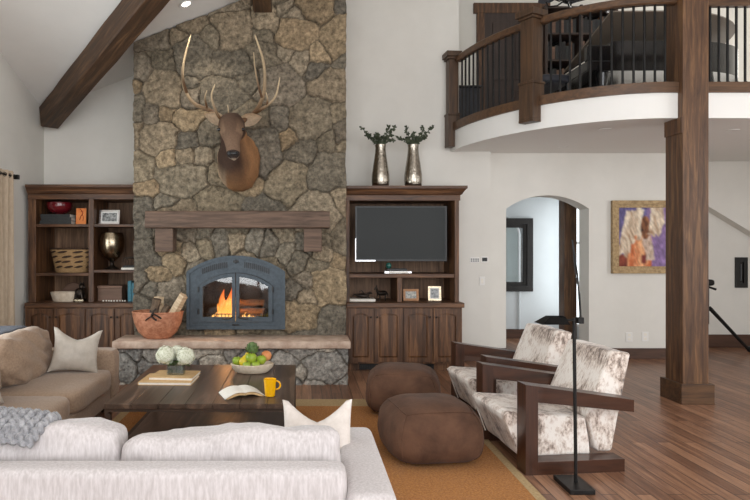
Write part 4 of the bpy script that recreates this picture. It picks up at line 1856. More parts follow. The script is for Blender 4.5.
def redfig(t_, tilt, w_, h_, f):
    b_ = nb()
    tube(b_, [(-.02, -.004, .05), (-.005, -.004, .10), (.02, -.004, .14), (.0, -.004, .18), (-.02, -.004, .20)], .010, 8, flat=.3)
    tube(b_, [(.02, -.004, .04), (.03, -.004, .09), (.01, -.004, .13)], .009, 8, flat=.3)
    tube(b_, [(.0, -.004, .16), (.025, -.004, .17)], .008, 8, flat=.3)
    obj('red_figure', tilt(b_), M['redink'], t_)


picture_frame('small orange card with a red figure standing on the top bookcase shelf', (-2.835, 7.70, ZS1 + .002), .125, .205, .006, M['orange'], M['orange'], 0, 6, R(6), 'art_card', 'art card', redfig)
picture_frame('silver photo frame on the top right bookcase shelf', (-2.48, 7.72, ZS1 + .002), .26, .185, .022, M['chrome'], M['photo'], .014, 10)

# middle left: big basket
b = nb()


def wav(a, z):
    return 1 + .012 * math.sin(a * 26 + (40 * z)) * 1


lathe(b, [(0, 0), (.20, 0), (.21, .01), (.225, .08), (.245, .16), (.265, .25), (.275, .30), (.27, .31), (.262, .30), (.24, .2), (.215, .06), (0, .03)], 56, (0, 0, 0), 1.0, .62, wav)
t = thing('basket', 'large woven cane basket with dark dashes on the middle bookcase shelf', 'basket', (-2.995, 7.82, ZS2L))
obj('body', b, M['basket'], t)
rng = random.Random(4)
for zrow in (.255, .195, .13, .065):
    for k in range(9):
        a0 = -2.9 + k * .66 + rng.uniform(-.15, .15) + (zrow * 7 % .5)
        b = nb()
        r_ = .2055 + .26 * zrow * .9
        pts = []
        for j in range(7):
            a = a0 + .50 * j / 6
            pts.append(((r_ + .008) * math.cos(a), (r_ + .008) * .62 * math.sin(a), zrow + .018 * j / 6))
        tube(b, pts, [.004, .010, .013, .014, .013, .010, .004], 6)
        if pts[3][1] < .05:
            obj('woven_dash', b, M['basketd'], t)
        else:
            b.free()
b = nb()
tube(b, [(.274 * math.cos(2 * PI * k / 40), .274 * .62 * math.sin(2 * PI * k / 40), .306) for k in range(41)], .011, 8)
obj('rim', b, M['basketd'], t)

# bottom left: oval stone trough with tall wooden arch behind, dark figurine
b = nb()
lathe(b, [(0, 0), (.155, 0), (.165, .012), (.19, .095), (.195, .12), (.18, .12), (.165, .07), (0, .045)], 40, (0, 0, 0), 1.0, .55)
o = obj('stone_trough', b, M['travertine'], loc=(-3.04, 7.72, ZCT))
tag(o, 'pale oval stone trough on the lowest left bookcase shelf', 'trough')
b = nb()
tube(b, [(-.15, 0, .0), (-.148, 0, .06), (-.13, 0, .14), (-.08, 0, .20), (0, 0, .225), (.08, 0, .20), (.13, 0, .14), (.148, 0, .06), (.15, 0, 0)], .012, 10)
prism(b, [(-.142, 0)] + [(.142 * math.cos(PI - PI * k / 14), .08 + .135 * math.sin(PI * k / 14)) for k in range(15)] + [(.142, 0)], -.006, .006)
o = obj('wooden_arch', b, M['boxwood'], loc=(-3.02, 7.93, ZCT))
tag(o, 'arched brown wooden board standing behind the oval stone trough', 'board')

t = thing('figurine', 'black animal figurine beside the stone trough in the bookcase', 'figurine', (-2.845, 7.68, ZCT))
t.scale = (1.1, 1.1, 1.1)
b = nb()
box(b, -.06, .06, -.05, .05, 0, .03, .006)
obj('base', b, M['pewter'], t, smooth=False)
b = nb()
puff(b, .055, .05, .06, 2.4, 6, (.0, 0, .095), .006, 14)
puff(b, .032, .035, .035, 2.2, 6, (.025, -.01, .175), .004, 14)
tube(b, [(.05, -.012, .17), (.065, -.015, .16)], [.018, .010], 8)
tube(b, [(-.03, -.03, .09), (-.04, -.035, .03)], [.02, .014], 8)
tube(b, [(.03, -.03, .09), (.04, -.035, .03)], [.018, .013], 8)
tube(b, [(.015, 0, .20), (.01, 0, .235)], [.012, .003], 6)
tube(b, [(.038, 0, .20), (.042, 0, .23)], [.012, .003], 6)
obj('body', b, M['bronze'], t)

# right bay: pewter goblet urn, wire horse on books, wood box, beads, teal books
t = thing('urn_vase', 'large mercury-glass goblet vase on the right bookcase shelf', 'vase', (-2.462, 7.78, ZS2R))
t.scale = (1.14, 1.14, 1.05)
b = nb()
lathe(b, [(0, 0), (.075, 0), (.078, .012), (.04, .03), (.022, .055), (.02, .085), (.03, .10)], 32)
obj('foot', b, M['bronze'], t)
b = nb()
lathe(b, [(0, .098), (.03, .10), (.085, .15), (.125, .215), (.142, .29), (.142, .35), (.132, .41), (.118, .45), (.112, .45), (.13, .37), (.13, .29), (.11, .22), (.06, .15), (0, .12)], 40)
obj('cup', b, M['pewter'], t)


def quad_fig(b_, s=1.0, wire=False):
    """a small standing horse"""
    r_ = .4 if wire else 1
    tube(b_, [(-.075 * s, 0, .085 * s), (-.03 * s, 0, .09 * s), (.04 * s, 0, .088 * s), (.07 * s, 0, .095 * s)], [.022 * s * r_, .03 * s * r_, .026 * s * r_, .024 * s * r_], 10)
    tube(b_, [(.065 * s, 0, .095 * s), (.085 * s, 0, .13 * s), (.095 * s, 0, .155 * s)], [.022 * s * r_, .016 * s * r_, .013 * s * r_], 8)
    tube(b_, [(.085 * s, 0, .158 * s), (.115 * s, 0, .145 * s), (.13 * s, 0, .13 * s)], [.014 * s * r_, .011 * s * r_, .006 * s * r_], 8)
    for x, y, f in ((-.065, -.015, -.01), (-.06, .015, .015), (.06, -.015, .012), (.055, .015, -.012)):
        tube(b_, [(x * s, y * s, .08 * s), ((x + f) * s, y * s, .045 * s), ((x + f * .5) * s, y * s, .001)], [.012 * s * r_, .007 * s * r_, .008 * s * r_], 8)
    tube(b_, [(-.075 * s, 0, .095 * s), (-.10 * s, 0, .075 * s), (-.105 * s, 0, .035 * s)], [.009 * s * r_, .012 * s * r_, .003 * s], 6)
    for y in (-.006, .006):
        tube(b_, [(.088 * s, y * s, .165 * s), (.086 * s, y * s, .185 * s)], [.006 * s, .001 * s], 6)


book('white book lying on the right bookcase shelf next to the stone', M['paper'], (-2.19, 7.72, ZS2R), (.21, .2, .026))
book('grey book lying on the white book beside the urn vase', M['bookgrey'], (-2.185, 7.73, ZS2R + .0265), (.19, .18, .026))
b = nb()
quad_fig(b, 1.1, True)
t = obj('horse_figurine', b, M['bronze'], loc=(-2.19, 7.73, ZS2R + .053))
tag(t, 'thin bronze horse figurine standing on two books in the bookcase', 'figurine')
t = thing('wooden_box', 'low grey-brown wooden box on the lowest right bookcase shelf', 'box', (-2.468, 7.80, ZCT))
b = nb()
box(b, -.155, .155, -.10, .10, 0, .165, .004)
obj('body', b, M['boxwood'], t, smooth=False)
b = nb()
box(b, -.16, .16, -.105, .105, .166, .20, .004)
obj('lid', b, M['boxwood'], t, smooth=False)
t = thing('bead_garland', 'string of pale beads lying in front of the wooden box', 'beads', (-2.41, 7.64, ZCT))
for k in range(9):
    b = nb()
    lathe(b, [(0, 0), (.008, .002), (.012, .011), (.008, .02), (0, .022)], 10, (-.12 + k * .035, .012 * math.sin(k * 1.3), 0))
    obj('bead', b, M['paper'], t)
for k, (x, h_, lb) in enumerate(((-2.205, .26, 'teal book standing upright beside the wooden box'), (-2.155, .24, 'teal book standing upright against the stone chimney side'))):
    book(lb, M['bookteal'], (x, 7.76, ZCT), (h_, .18, .045), 0, 'teal books', True)

# ------------------------------------------------------------------ media cabinet contents
t = thing('television', 'wide flat black television hung in the media cabinet', 'television', (1.267, 7.70, 1.728))
b = nb()
pframe(b, [(-.585, -.352), (.585, -.352), (.585, .352), (-.585, .352)], [(-.563, -.325), (.563, -.325), (.563, .333), (-.563, .333)], -.03, .012)
obj('bezel', b, M['black'], t, smooth=False)
b = nb()
box(b, -.563, .563, -.022, .01, -.325, .333)
obj('screen', b, M['screen'], t, smooth=False)
b = nb()
box(b, -.585, -.578, -.032, -.0302, -.352, -.06)
box(b, -.578, -.33, -.032, -.0302, -.352, -.338)
obj('bezel_glint', b, M['chrome'], t, smooth=False)  # chrome strips stand in for highlights reflected along the bezel corner
b = nb()
box(b, -.2, .2, .0125, .465, -.15, .15)
obj('wall_mount', b, M['black'], t, smooth=False)

t = thing('media_player', 'silver media box below the television on the cabinet shelf', 'media box', (1.225, 7.74, 1.2165))
b = nb()
box(b, -.175, .175, -.09, .09, .0, .035, .006)
obj('case', b, M['chrome'], t, smooth=False)
b = nb()
box(b, -.12, .13, -.092, -.0905, .008, .027)
obj('front_panel', b, M['paper'], t, smooth=False)
t = thing('cable_box', 'small black box stacked on the silver media box', 'media box', (1.215, 7.75, 1.252))
b = nb()
box(b, -.13, .13, -.08, .08, 0, .028, .004)
obj('case', b, M['black'], t, smooth=False)
b = nb()
lathe(b, [(0, 0), (.02, .001), (.034, .02), (.038, .04), (.03, .062), (.014, .075), (0, .078)], 20)
o = obj('glass_ornament', b, pm('green_glass', C(40, 92, 84), rough=.1, spec=.6), loc=(1.115, 7.72, 1.2805))
tag(o, 'small green glass ornament on the black box under the television', 'ornament')

book('white book lying in the left niche under the television', M['paper'], (.775, 7.78, ZCT), (.33, .22, .03))
b = nb()
puff(b, .085, .035, .032, 2.2, 6, (0, 0, .035), .008, 12)
tube(b, [(.06, 0, .05), (.10, 0, .075), (.125, 0, .06)], [.022, .016, .008], 8)
tube(b, [(-.06, 0, .04), (-.11, 0, .05), (-.13, 0, .03)], [.018, .010, .004], 8)
tube(b, [(.02, 0, .06), (-.01, 0, .10), (-.05, 0, .085)], [.008, .007, .004], 8)
tube(b, [(.05, -.02, .03), (.09, -.03, .004)], [.012, .007], 6)
tube(b, [(-.04, -.02, .03), (-.01, -.04, .004)], [.012, .007], 6)
o = obj('lying_horse_figurine', b, M['bronze'], loc=(.785, 7.78, ZCT + .031))
tag(o, 'dark lying horse figurine on the white book in the niche', 'figurine')
b = nb()
quad_fig(b, 1.0)
o = obj('horse_figurine', b, M['bronze'], loc=(1.03, 7.74, ZCT))
o.scale = (.85, 1.3, 1.15)
o.rotation_euler = (0, 0, R(200))
tag(o, 'dark standing horse figurine in the left niche under the television', 'figurine')
picture_frame('honey wood photo frame in the right niche under the television', (1.41, 7.76, ZCT + .002), .20, .15, .03, M['oak'], M['photow'], 0, 8)
picture_frame('pale silver photo frame rightmost in the niche under the television', (1.72, 7.78, ZCT + .002), .165, .185, .022, M['pewter'], M['photo'], .012, 8, R(-8))


# tall silver vases with sprigs
def tall_vase(label, slabel, loc, seed):
    b_ = nb()
    lathe(b_, [(0, 0), (.085, 0), (.094, .012), (.10, .08), (.098, .16), (.085, .26), (.072, .36), (.063, .43), (.058, .50), (.062, .545), (.056, .545), (.053, .5), (.058, .4), (.08, .2), (0, .03)], 36, (0, 0, 0), 1.15, 1.15)
    o_ = obj('tall_vase', b_, M['silver'], loc=loc)
    tag(o_, label, 'vase', 'tall silver vases')
    rg_ = random.Random(seed)
    t_ = thing('leafy_sprigs', slabel, 'greenery', (loc[0], loc[1], loc[2] + .40), 0, 'sprigs in silver vases')
    for k in range(11):
        a = 2 * PI * k / 11 + rg_.uniform(-.3, .3)
        ln = rg_.uniform(.08, .25)
        up_ = rg_.uniform(.02, .14) if k % 5 else .22
        ca, sa = math.cos(a), math.sin(a) * .5
        pts = [Vector((0.02 * ca, .02 * sa, .05)), Vector((.03 * ca, .03 * sa, .145)),
               Vector((.03 * ca + ln * .5 * ca, ln * .5 * sa, .165 + up_ * .5)), Vector((ln * ca, ln * sa, .15 + up_))]
        P_ = [Vector(p) for p in crom([tuple(p) for p in pts], 5)]
        b_ = nb()
        tube(b_, P_, .003, 5)
        for j, p in enumerate(P_[5:]):
            for _ in range(4):
                d = Vector((rg_.uniform(-1, 1), rg_.uniform(-1, 1), rg_.uniform(-.4, 1))).normalized()
                s_ = d.cross(Vector((rg_.uniform(-1, 1), 1, .3))).normalized()
                L_, W_ = rg_.uniform(.03, .048), .013
                nn = d.cross(s_) * .004
                q = [b_.verts.new(p), b_.verts.new(p + d * L_ * .5 + s_ * W_ + nn), b_.verts.new(p + d * L_), b_.verts.new(p + d * L_ * .5 - s_ * W_ + nn)]
                b_.faces.new(q)
        obj('sprig', b_, M['leaf'], t_, norm=False)


ztop = 2.175 + .02 + .131
tall_vase('tall hammered silver vase, left of the pair on the media cabinet', 'dark leafy sprigs in the left silver vase', (1.01, 7.72, ztop), 3)
tall_vase('tall hammered silver vase, right of the pair on the media cabinet', 'dark leafy sprigs in the right silver vase', (1.43, 7.72, ztop), 8)

# ------------------------------------------------------------------ firewood in copper pot
px_, py_ = -1.665, 6.93
t = thing('copper_pot', 'hammered copper pot of firewood standing on the left end of the hearth', 'pot', (px_, py_, .506))
b = nb()
lathe(b, [(0, 0), (.13, 0), (.16, .012), (.225, .08), (.27, .18), (.287, .26), (.293, .30), (.285, .308), (.276, .30), (.255, .19), (.21, .09), (.13, .03), (0, .025)], 40, (0, 0, 0), 1.0, .72)
obj('body', b, M['copper'], t)
b = nb()
tube(b, [(.289 * math.cos(2 * PI * k / 40), .289 * .72 * math.sin(2 * PI * k / 40), .306) for k in range(41)], .009, 8)
obj('rim', b, M['copper'], t)
b = nb()
tube(b, [(.03, -.205, .36), (.0, -.225, .33), (-.02, -.228, .28), (.01, -.222, .25), (.04, -.218, .23)], .011, 8)
tube(b, [(-.04, -.2, .34), (.01, -.228, .30), (.05, -.222, .28), (.09, -.213, .25)], .010, 8)
tube(b, [(.0, -.222, .29), (-.05, -.214, .26), (-.09, -.2, .23)], .008, 8)
obj('antler_handle', b, M['bronze'], t)
for k, (x, y, l_, tx_, ty_, r_, mt_, lb) in enumerate((
        (.10, -.02, .46, 31, 8, .055, 'log', 'pale split log leaning right in the copper pot'),
        (-.01, .03, .36, 12, -8, .06, 'log', 'pale split log standing in the middle of the copper pot'),
        (-.10, -.04, .36, -14, 10, .05, 'bark', 'barky brown log leaning left in the copper pot'),
        (-.05, -.09, .32, -30, 14, .035, 'bark', 'thin dark stick in front of the logs in the copper pot'),
        (.05, .08, .30, 20, -10, .05, 'log', 'short split log behind the others in the copper pot'))):
    b = nb()
    n = 5 if mt_ == 'log' else 9
    pts = [(0, 0, l_ * j / 6) for j in range(7)]
    tube(b, pts, [r_ * (1 + .06 * math.sin(j * 2 + k)) for j in range(7)], n)
    o = obj('firewood_log', b, M[mt_], loc=(px_ + x * .8, py_ + y * .9, .62), ang=30)
    o.rotation_euler = (R(ty_), R(tx_), k)
    tag(o, lb, 'log', 'firewood in the copper pot')

# ------------------------------------------------------------------ on the coffee table
TT = TH + .0008
# tray of boards under the flowers
def flat_book(label, x, y, z, l, d, h, rz, mat):
    t_ = thing('book', label, 'book', (x, y, z), rz, 'books under the flowers')
    b_ = nb()
    box(b_, -l / 2, l / 2, -d / 2, d / 2, h - .004, h, .0015)
    box(b_, -l / 2, l / 2, -d / 2, d / 2, 0, .004, .0015)
    box(b_, -l / 2, -l / 2 + .004, -d / 2, d / 2, .004, h - .004)
    obj('cover', b_, mat, t_, smooth=False)
    b_ = nb()
    box(b_, -l / 2 + .0045, l / 2 - .006, -d / 2 + .006, d / 2 - .006, .0045, h - .0045)
    obj('pages', b_, M['paper'], t_, smooth=False)


bx, by_ = at(173, 378, 1.14 * FPX / 134).x, 5.07
flat_book('wide tan book under the flowers, lower of the two', bx - .02, by_, TT, .44, .34, .026, R(-2), M['kraft'])
flat_book('tan book under the flowers, upper of the two', bx + .02, by_ + .03, TT + .0265, .37, .29, .026, R(-5), M['kraft'])
vz = TT + .0535
t = thing('glass_vase', 'small square glass vase of water on the tan books', 'vase', (bx + .03, by_ + .02, vz))
b = nb()
pframe(b, [(-.07, 0), (.07, 0), (.07, .075), (-.07, .075)], [(-.064, .006), (.064, .006), (.064, .0745), (-.064, .0745)], -.045, .045)
box(b, -.064, .064, -.045, -.041, .006, .0745)
box(b, -.064, .064, .041, .045, .006, .0745)
obj('glass', b, M['vaseglass'], t, smooth=False)
b = nb()
box(b, -.06, .06, -.04, .04, .008, .05)
obj('water', b, glassmat('water', (.8, .88, .85, 1), .12), t, smooth=False)
t = thing('hydrangea_bouquet', 'bunch of three ivory hydrangea heads in the square glass vase', 'flowers', (bx + .03, by_ + .02, vz + .012))
rng = random.Random(12)
for k, (x, y, z, r_) in enumerate(((-.085, -.02, .150, .078), (.080, -.01, .138, .076), (-.005, .07, .150, .062))):
    b = nb()
    N_ = 120
    for i in range(N_):
        ph = math.acos(1 - 1.75 * (i + .5) / N_)
        th = PI * (1 + 5 ** .5) * i
        d = Vector((math.sin(ph) * math.cos(th), math.sin(ph) * math.sin(th), math.cos(ph)))
        c_ = Vector((x, y, z)) + d * r_ * rng.uniform(.90, 1.10)
        a1 = d.orthogonal().normalized()
        a2 = d.cross(a1)
        ro = rng.uniform(0, 1.5)
        for m_ in range(4):
            a = ro + m_ * PI / 2
            e1 = a1 * math.cos(a) + a2 * math.sin(a)
            e2 = a1 * math.cos(a + PI / 2) + a2 * math.sin(a + PI / 2)
            L_ = .0150
            b.faces.new([b.verts.new(c_), b.verts.new(c_ + e1 * L_ * .6 + e2 * L_ * .45 + d * .003), b.verts.new(c_ + e1 * L_ * 1.1 + d * .001), b.verts.new(c_ + e1 * L_ * .6 - e2 * L_ * .45 + d * .003)])
    hd = obj('flower_head', b, M['petal'], t, norm=False)
    b = nb()
    puff(b, r_ * .92, r_ * .92, r_ * .9, 2.0, 6, (x, y, z))
    obj('flower_core', b, M['petal2'], hd)
    b = nb()
    tube(b, [(x * .3, y * .3, .005), (x * .7, y * .7, .06), (x, y, z - r_ * .5)], .004, 6)
    obj('stem', b, M['green'], t)
for k in range(9):
    a = k * 2 * PI / 9 + .2
    d = Vector((math.cos(a), math.sin(a), rng.uniform(-.1, .6))).normalized()
    s_ = d.cross(Vector((0, 0, 1))).normalized()
    c_ = Vector((.02 * d.x, .02 * d.y, .07 + .012 * (k % 3)))
    b = nb()
    rows = []
    for j in range(6):
        f = j / 5
        wv = .034 * math.sin(PI * min(1, .12 + f * .88)) if f < 1 else .001
        c2 = c_ + d * .095 * f + Vector((0, 0, -.02 * f * f))
        rows.append([b.verts.new(c2 - s_ * wv + Vector((0, 0, .008))), b.verts.new(c2), b.verts.new(c2 + s_ * wv + Vector((0, 0, .008)))])
    for p, q in zip(rows[:-1], rows[1:]):
        for j in range(2):
            b.faces.new((p[j], p[j + 1], q[j + 1], q[j]))
    obj('leaf', b, M['green'], t, norm=False)

# fruit bowl
FBX, FBY = at(250, 372, 5.2).x, 5.42
b = nb()
lathe(b, [(0, 0), (.13, 0), (.15, .01), (.185, .05), (.195, .078), (.185, .083), (.172, .07), (.14, .03), (0, .02)], 40, (0, 0, 0), 1.0, .72, lambda a, z: 1 + .015 * math.sin(a * 9 + z * 30))
o = obj('fruit_bowl', b, M['travertine'], loc=(FBX, FBY, TT))
tag(o, 'oval carved pale stone bowl full of fruit on the coffee table', 'bowl')


def apple(label, x, y, z, r_, mat='apple'):
    t_ = thing('apple', label, 'apple', (FBX + x, FBY + y, TT + z), 0, 'apples in the fruit bowl')
    b_ = nb()
    lathe(b_, [(0, .18 * r_), (.25 * r_, .06 * r_), (.55 * r_, .10 * r_), (.9 * r_, .6 * r_), (1.0 * r_, 1.05 * r_), (.88 * r_, 1.5 * r_), (.5 * r_, 1.78 * r_), (.2 * r_, 1.72 * r_), (0, 1.55 * r_)], 20)
    obj('flesh', b_, M[mat], t_, ang=80)
    b_ = nb()
    tube(b_, [(0, 0, 1.5 * r_), (.1 * r_, .02 * r_, 2.0 * r_)], [.003, .004], 6)
    obj('stem', b_, M['bark'], t_)


apple('green apple at the front centre of the fruit bowl, largest', -.005, -.05, .085, .052)
apple('green apple right of the front centre apple in the fruit bowl', .085, -.035, .075, .046)
apple('green apple at the far left edge of the fruit bowl', -.135, -.005, .060, .044)
apple('low green apple lying at the front rim of the fruit bowl', .04, -.088, .046, .038)
apple('low green apple at the front left rim of the fruit bowl', -.04, -.09, .042, .038)
t = thing('pear', 'yellow pear left of the front centre apple in the fruit bowl', 'pear', (FBX - .085, FBY - .055, TT + .06), 0, 'pears in the fruit bowl')
b = nb()
lathe(b, [(0, 0), (.02, .002), (.036, .02), (.042, .042), (.036, .066), (.024, .085), (.016, .10), (.008, .108), (0, .108)], 20)
obj('flesh', b, M['pear'], t, ang=80)
b = nb()
tube(b, [(0, 0, .104), (.004, 0, .124)], .003, 6)
obj('stem', b, M['bark'], t)
t.rotation_euler = (R(-8), R(18), 0)
dup(t, (FBX - .035, FBY + .03, TT + .085), (R(20), R(-20), .6), 'yellow pear behind the apples in the fruit bowl')
b = nb()
rng = random.Random(9)
puff(b, .042, .042, .045, 2, 6, (0, 0, .045))
for i in range(46):
    f = i / 46
    ph = .25 + 2.2 * f
    th = i * 2.4
    d = Vector((math.sin(ph) * math.cos(th), math.sin(ph) * math.sin(th), math.cos(ph)))
    c_ = Vector((0, 0, .045)) + d * .042
    u = (Vector((0, 0, 1)) - d * d.z)
    u = u.normalized() if u.length > 1e-3 else Vector((1, 0, 0))
    s_ = d.cross(u)
    L_ = .022
    b.faces.new([b.verts.new(c_ - s_ * .011), b.verts.new(c_ + s_ * .011), b.verts.new(c_ + u * L_ * .7 + s_ * .009 + d * .008), b.verts.new(c_ + u * L_ + d * .010), b.verts.new(c_ + u * L_ * .7 - s_ * .009 + d * .008)])
o = obj('artichoke', b, M['artichoke'], loc=(FBX + .0, FBY + .02, TT + .155), norm=False)
o.scale = (1.25, 1.25, 1.15)
tag(o, 'green artichoke on top of the fruit in the stone bowl', 'artichoke')
b = nb()
lathe(b, [(0, 0), (.02, .003), (.042, .022), (.05, .048), (.042, .074), (.02, .09), (0, .086)], 20)
o = obj('peach', b, M['peach'], loc=(FBX + .125, FBY + .035, TT + .095), ang=80)
tag(o, 'orange peach at the back right of the fruit bowl', 'peach')

# open book face down with pages fanned
OBp = at(251, 394, 1.14 * FPX / 148)
t = thing('open_book', 'open white book lying face down on the table near the yellow mug', 'book', (OBp.x - .07, OBp.y - .02, TT), R(20))
b = nb()
for s in (-1, 1):
    pr = [(0.0, .038)] + [(s * .155 * k / 8, .038 - .038 * (k / 8) ** 1.6 + .012 * math.sin(PI * k / 8)) for k in range(1, 9)]
    rows = []
    for x, z in pr:
        rows.append([b.verts.new((x, -.115, z + .0015)), b.verts.new((x, .115, z + .0015)), b.verts.new((x, .115, z + .0045)), b.verts.new((x, -.115, z + .0045))])
    for p, q in zip(rows[:-1], rows[1:]):
        for k in range(4):
            b.faces.new((p[k], p[(k + 1) % 4], q[(k + 1) % 4], q[k]))
    b.faces.new(rows[-1])
obj('cover', b, M['paper'], t)
b = nb()
for s in (-1, 1):
    pr = [(s * .002, .034)] + [(s * .145 * k / 8, .036 - .034 * (k / 8) ** 1.6 + .010 * math.sin(PI * k / 8)) for k in range(1, 9)]
    rows = []
    for x, z in pr:
        lo_ = max(.0008, z - .016)
        rows.append([b.verts.new((x, -.11, lo_)), b.verts.new((x, .11, lo_)), b.verts.new((x, .11, max(z, lo_ + .0004))), b.verts.new((x, -.11, max(z, lo_ + .0004)))])
    for p, q in zip(rows[:-1], rows[1:]):
        for k in range(4):
            b.faces.new((p[k], p[(k + 1) % 4], q[(k + 1) % 4], q[k]))
    b.faces.new(rows[0])
    b.faces.new(rows[-1])
obj('pages', b, M['kraft'], t)

MGp = at(270, 396, 1.14 * FPX / 150)
t = thing('mug', 'bright yellow mug standing on the coffee table beside the open book', 'mug', (MGp.x, MGp.y, TT), 0)
b = nb()
lathe(b, [(0, 0), (.034, 0), (.038, .004), (.047, .115), (.048, .13), (.044, .13), (.042, .11), (.034, .01), (0, .008)], 32)
obj('cup', b, M['yellow'], t)
b = nb()
tube(b, [(.044 + .034 * math.sin(PI * k / 10), 0, .035 + .065 * (1 - math.cos(PI * k / 10)) / 2 + .015) for k in range(11)], .0065, 8)
obj('handle', b, M['yellow'], t)

# ------------------------------------------------------------------ elk mount
EC = Vector((-.745, FY - .055, 2.555))
t = thing('elk_head_mount', 'brown elk head with wide branching antlers mounted on the chimney above the mantel', 'taxidermy', tuple(EC))
keys = [  # x, y, z, tangent y, tangent z, half width, half height
    (0, .0, -.0, -1, .05, .235, .335), (0, -.06, .0, -1, .1, .252, .35), (-.005, -.14, .025, -.95, .3, .240, .325), (-.012, -.23, .09, -.85, .5, .20, .265),
    (-.02, -.31, .175, -.72, .7, .160, .205), (-.028, -.375, .275, -.72, .68, .138, .165), (-.035, -.435, .355, -.9, .3, .128, .135),
    (-.038, -.50, .365, -.85, -.5, .138, .122), (-.032, -.555, .30, -.62, -.78, .140, .122), (-.022, -.60, .215, -.5, -.86, .112, .112), (-.010, -.642, .125, -.45, -.89, .082, .088),
    (.003, -.682, .04, -.42, -.9, .074, .074), (.010, -.705, -.015, -.45, -.89, .066, .060), (.013, -.715, -.05, -.45, -.89, .03, .03)]
ks = crom(keys, 5)
b = nb()
NR = 40
rings, cols = [], []
for i, k in enumerate(ks):
    x, y, z, ty_, tz_, hw, hh = k
    T = Vector((0, ty_, tz_)).normalized()
    U = Vector((1, 0, 0))
    W = U.cross(T)
    if W.z < 0:
        W = -W
    ring = []
    f = i / (len(ks) - 1)
    for j in range(NR):
        a = 2 * PI * j / NR
        # narrower jaw, fuller neck underside
        wx = hw * (1 - (.18 * (-math.sin(a)) if math.sin(a) < 0 and f > .5 else 0))
        p = Vector((x, y, z)) + U * math.cos(a) * wx + W * math.sin(a) * hh
        fur = mnoise.fractal(Vector((p.x * 26, p.y * 9, p.z * 9)) + Vector((3, 1, 2)), .8, 2, 3) * (.018 if f < .5 else .005)
        # eye sockets
        p += (U * math.cos(a) + W * math.sin(a)) * fur
        ring.append(b.verts.new(p))
        nsy = mnoise.noise(p * 7) * .5
        lat = math.cos(a)      # +1 = right in the picture
        if f < .40:
            front = max(0, min(1, (f - .10) / .14 + nsy * .3))
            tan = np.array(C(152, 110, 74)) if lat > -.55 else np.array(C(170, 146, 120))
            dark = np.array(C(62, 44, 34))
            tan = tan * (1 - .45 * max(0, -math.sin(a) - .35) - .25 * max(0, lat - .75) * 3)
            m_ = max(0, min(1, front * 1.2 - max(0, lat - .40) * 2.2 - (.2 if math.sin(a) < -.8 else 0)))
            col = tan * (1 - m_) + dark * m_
        elif f < .52:
            col = np.array(C(64, 45, 34))
        else:
            face = np.array(C(118, 94, 76))
            if abs(lat) > .55 and .58 < f < .70:
                face = np.array(C(150, 122, 98))
            q = max(0, min(1, (f - .55) / .25))
            top = max(0, math.sin(a))
            col = np.array(C(66, 47, 36)) * (1 - q) + face * q
            if f > .88:
                col = np.array(C(50, 40, 36)) if math.sin(a) > -.1 else np.array(C(200, 184, 164))
        col = np.array(col) * (1 + nsy * .3)
        col[3] = 1
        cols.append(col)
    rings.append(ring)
for a, c_ in zip(rings[:-1], rings[1:]):
    for j in range(NR):
        b.faces.new((a[j], a[(j + 1) % NR], c_[(j + 1) % NR], c_[j]))
b.faces.new(rings[0])
b.faces.new(rings[-1])
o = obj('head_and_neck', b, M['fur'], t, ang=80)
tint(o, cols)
for s in (-1, 1):
    b = nb()
    rows = []
    root_ = Vector((-.03 + s * .085, -.44, .40))
    d = Vector((s * .93, .05, .36 if s < 0 else .22)).normalized()
    nrm = Vector((s * .15, -.9, -.25))
    sd = d.cross(nrm).normalized()
    fwd = sd.cross(d).normalized()
    if fwd.y > 0:
        fwd = -fwd
    for j in range(9):
        f = j / 8
        w_ = .072 * math.sin(PI * (.16 + .84 * f)) ** .8 if f < 1 else .002
        c_ = root_ + d * .25 * f
        row = []
        for m_ in range(7):
            u = m_ / 6 * 2 - 1
            row.append(b.verts.new(c_ + sd * w_ * u + fwd * (-.030 * (1 - u * u) * (1 - f * .5))))
        rows.append(row)
    for p, q in zip(rows[:-1], rows[1:]):
        for m_ in range(6):
            b.faces.new((p[m_], p[m_ + 1], q[m_ + 1], q[m_]))
    bmesh.ops.solidify(b, geom=b.faces[:], thickness=.008)
    o = obj('ear', b, M['fur'], t, ang=80)
    tint(o, [np.array(C(206, 184, 158)) for _ in o.data.vertices])
    b = nb()
    puff(b, .024, .022, .021, 2, 5, (-.030 + s * .128, -.598, .285))
    obj('eye', b, M['piano'], t)
b = nb()
for s in (-1, 1):
    puff(b, .016, .012, .010, 2, 5, (.008 + s * .036, -.752, .01))
puff(b, .056, .026, .026, 2.2, 6, (.008, -.735, .002))
obj('nose', b, M['black'], t)


def ant(paths):
    b_ = nb()
    cl = []
    for pts, r0, r1 in paths:
        P_ = crom([tuple(at(x, y, Y) - EC) for x, y, Y in pts], 6)
        n_ = len(P_)
        before = len(b_.verts)
        rr = []
        for k in range(n_):
            f = k / (n_ - 1)
            rr.append(max(.002, r0 + (r1 - r0) * f - (r1 * .9 if k == n_ - 1 else 0)))
        tube(b_, [Vector(p) for p in P_], rr, 10)
        for k in range(n_):
            f = k / (n_ - 1)
            c0, c1 = np.array(C(92, 66, 44)), np.array(C(206, 184, 150))
            g = max(0, min(1, (f - .25) / .75))
            for _ in range(10):
                cl.append(c0 * (1 - g) + c1 * g)
    o_ = obj('antler', b_, M['antler'], t, ang=80)
    tint(o_, cl)


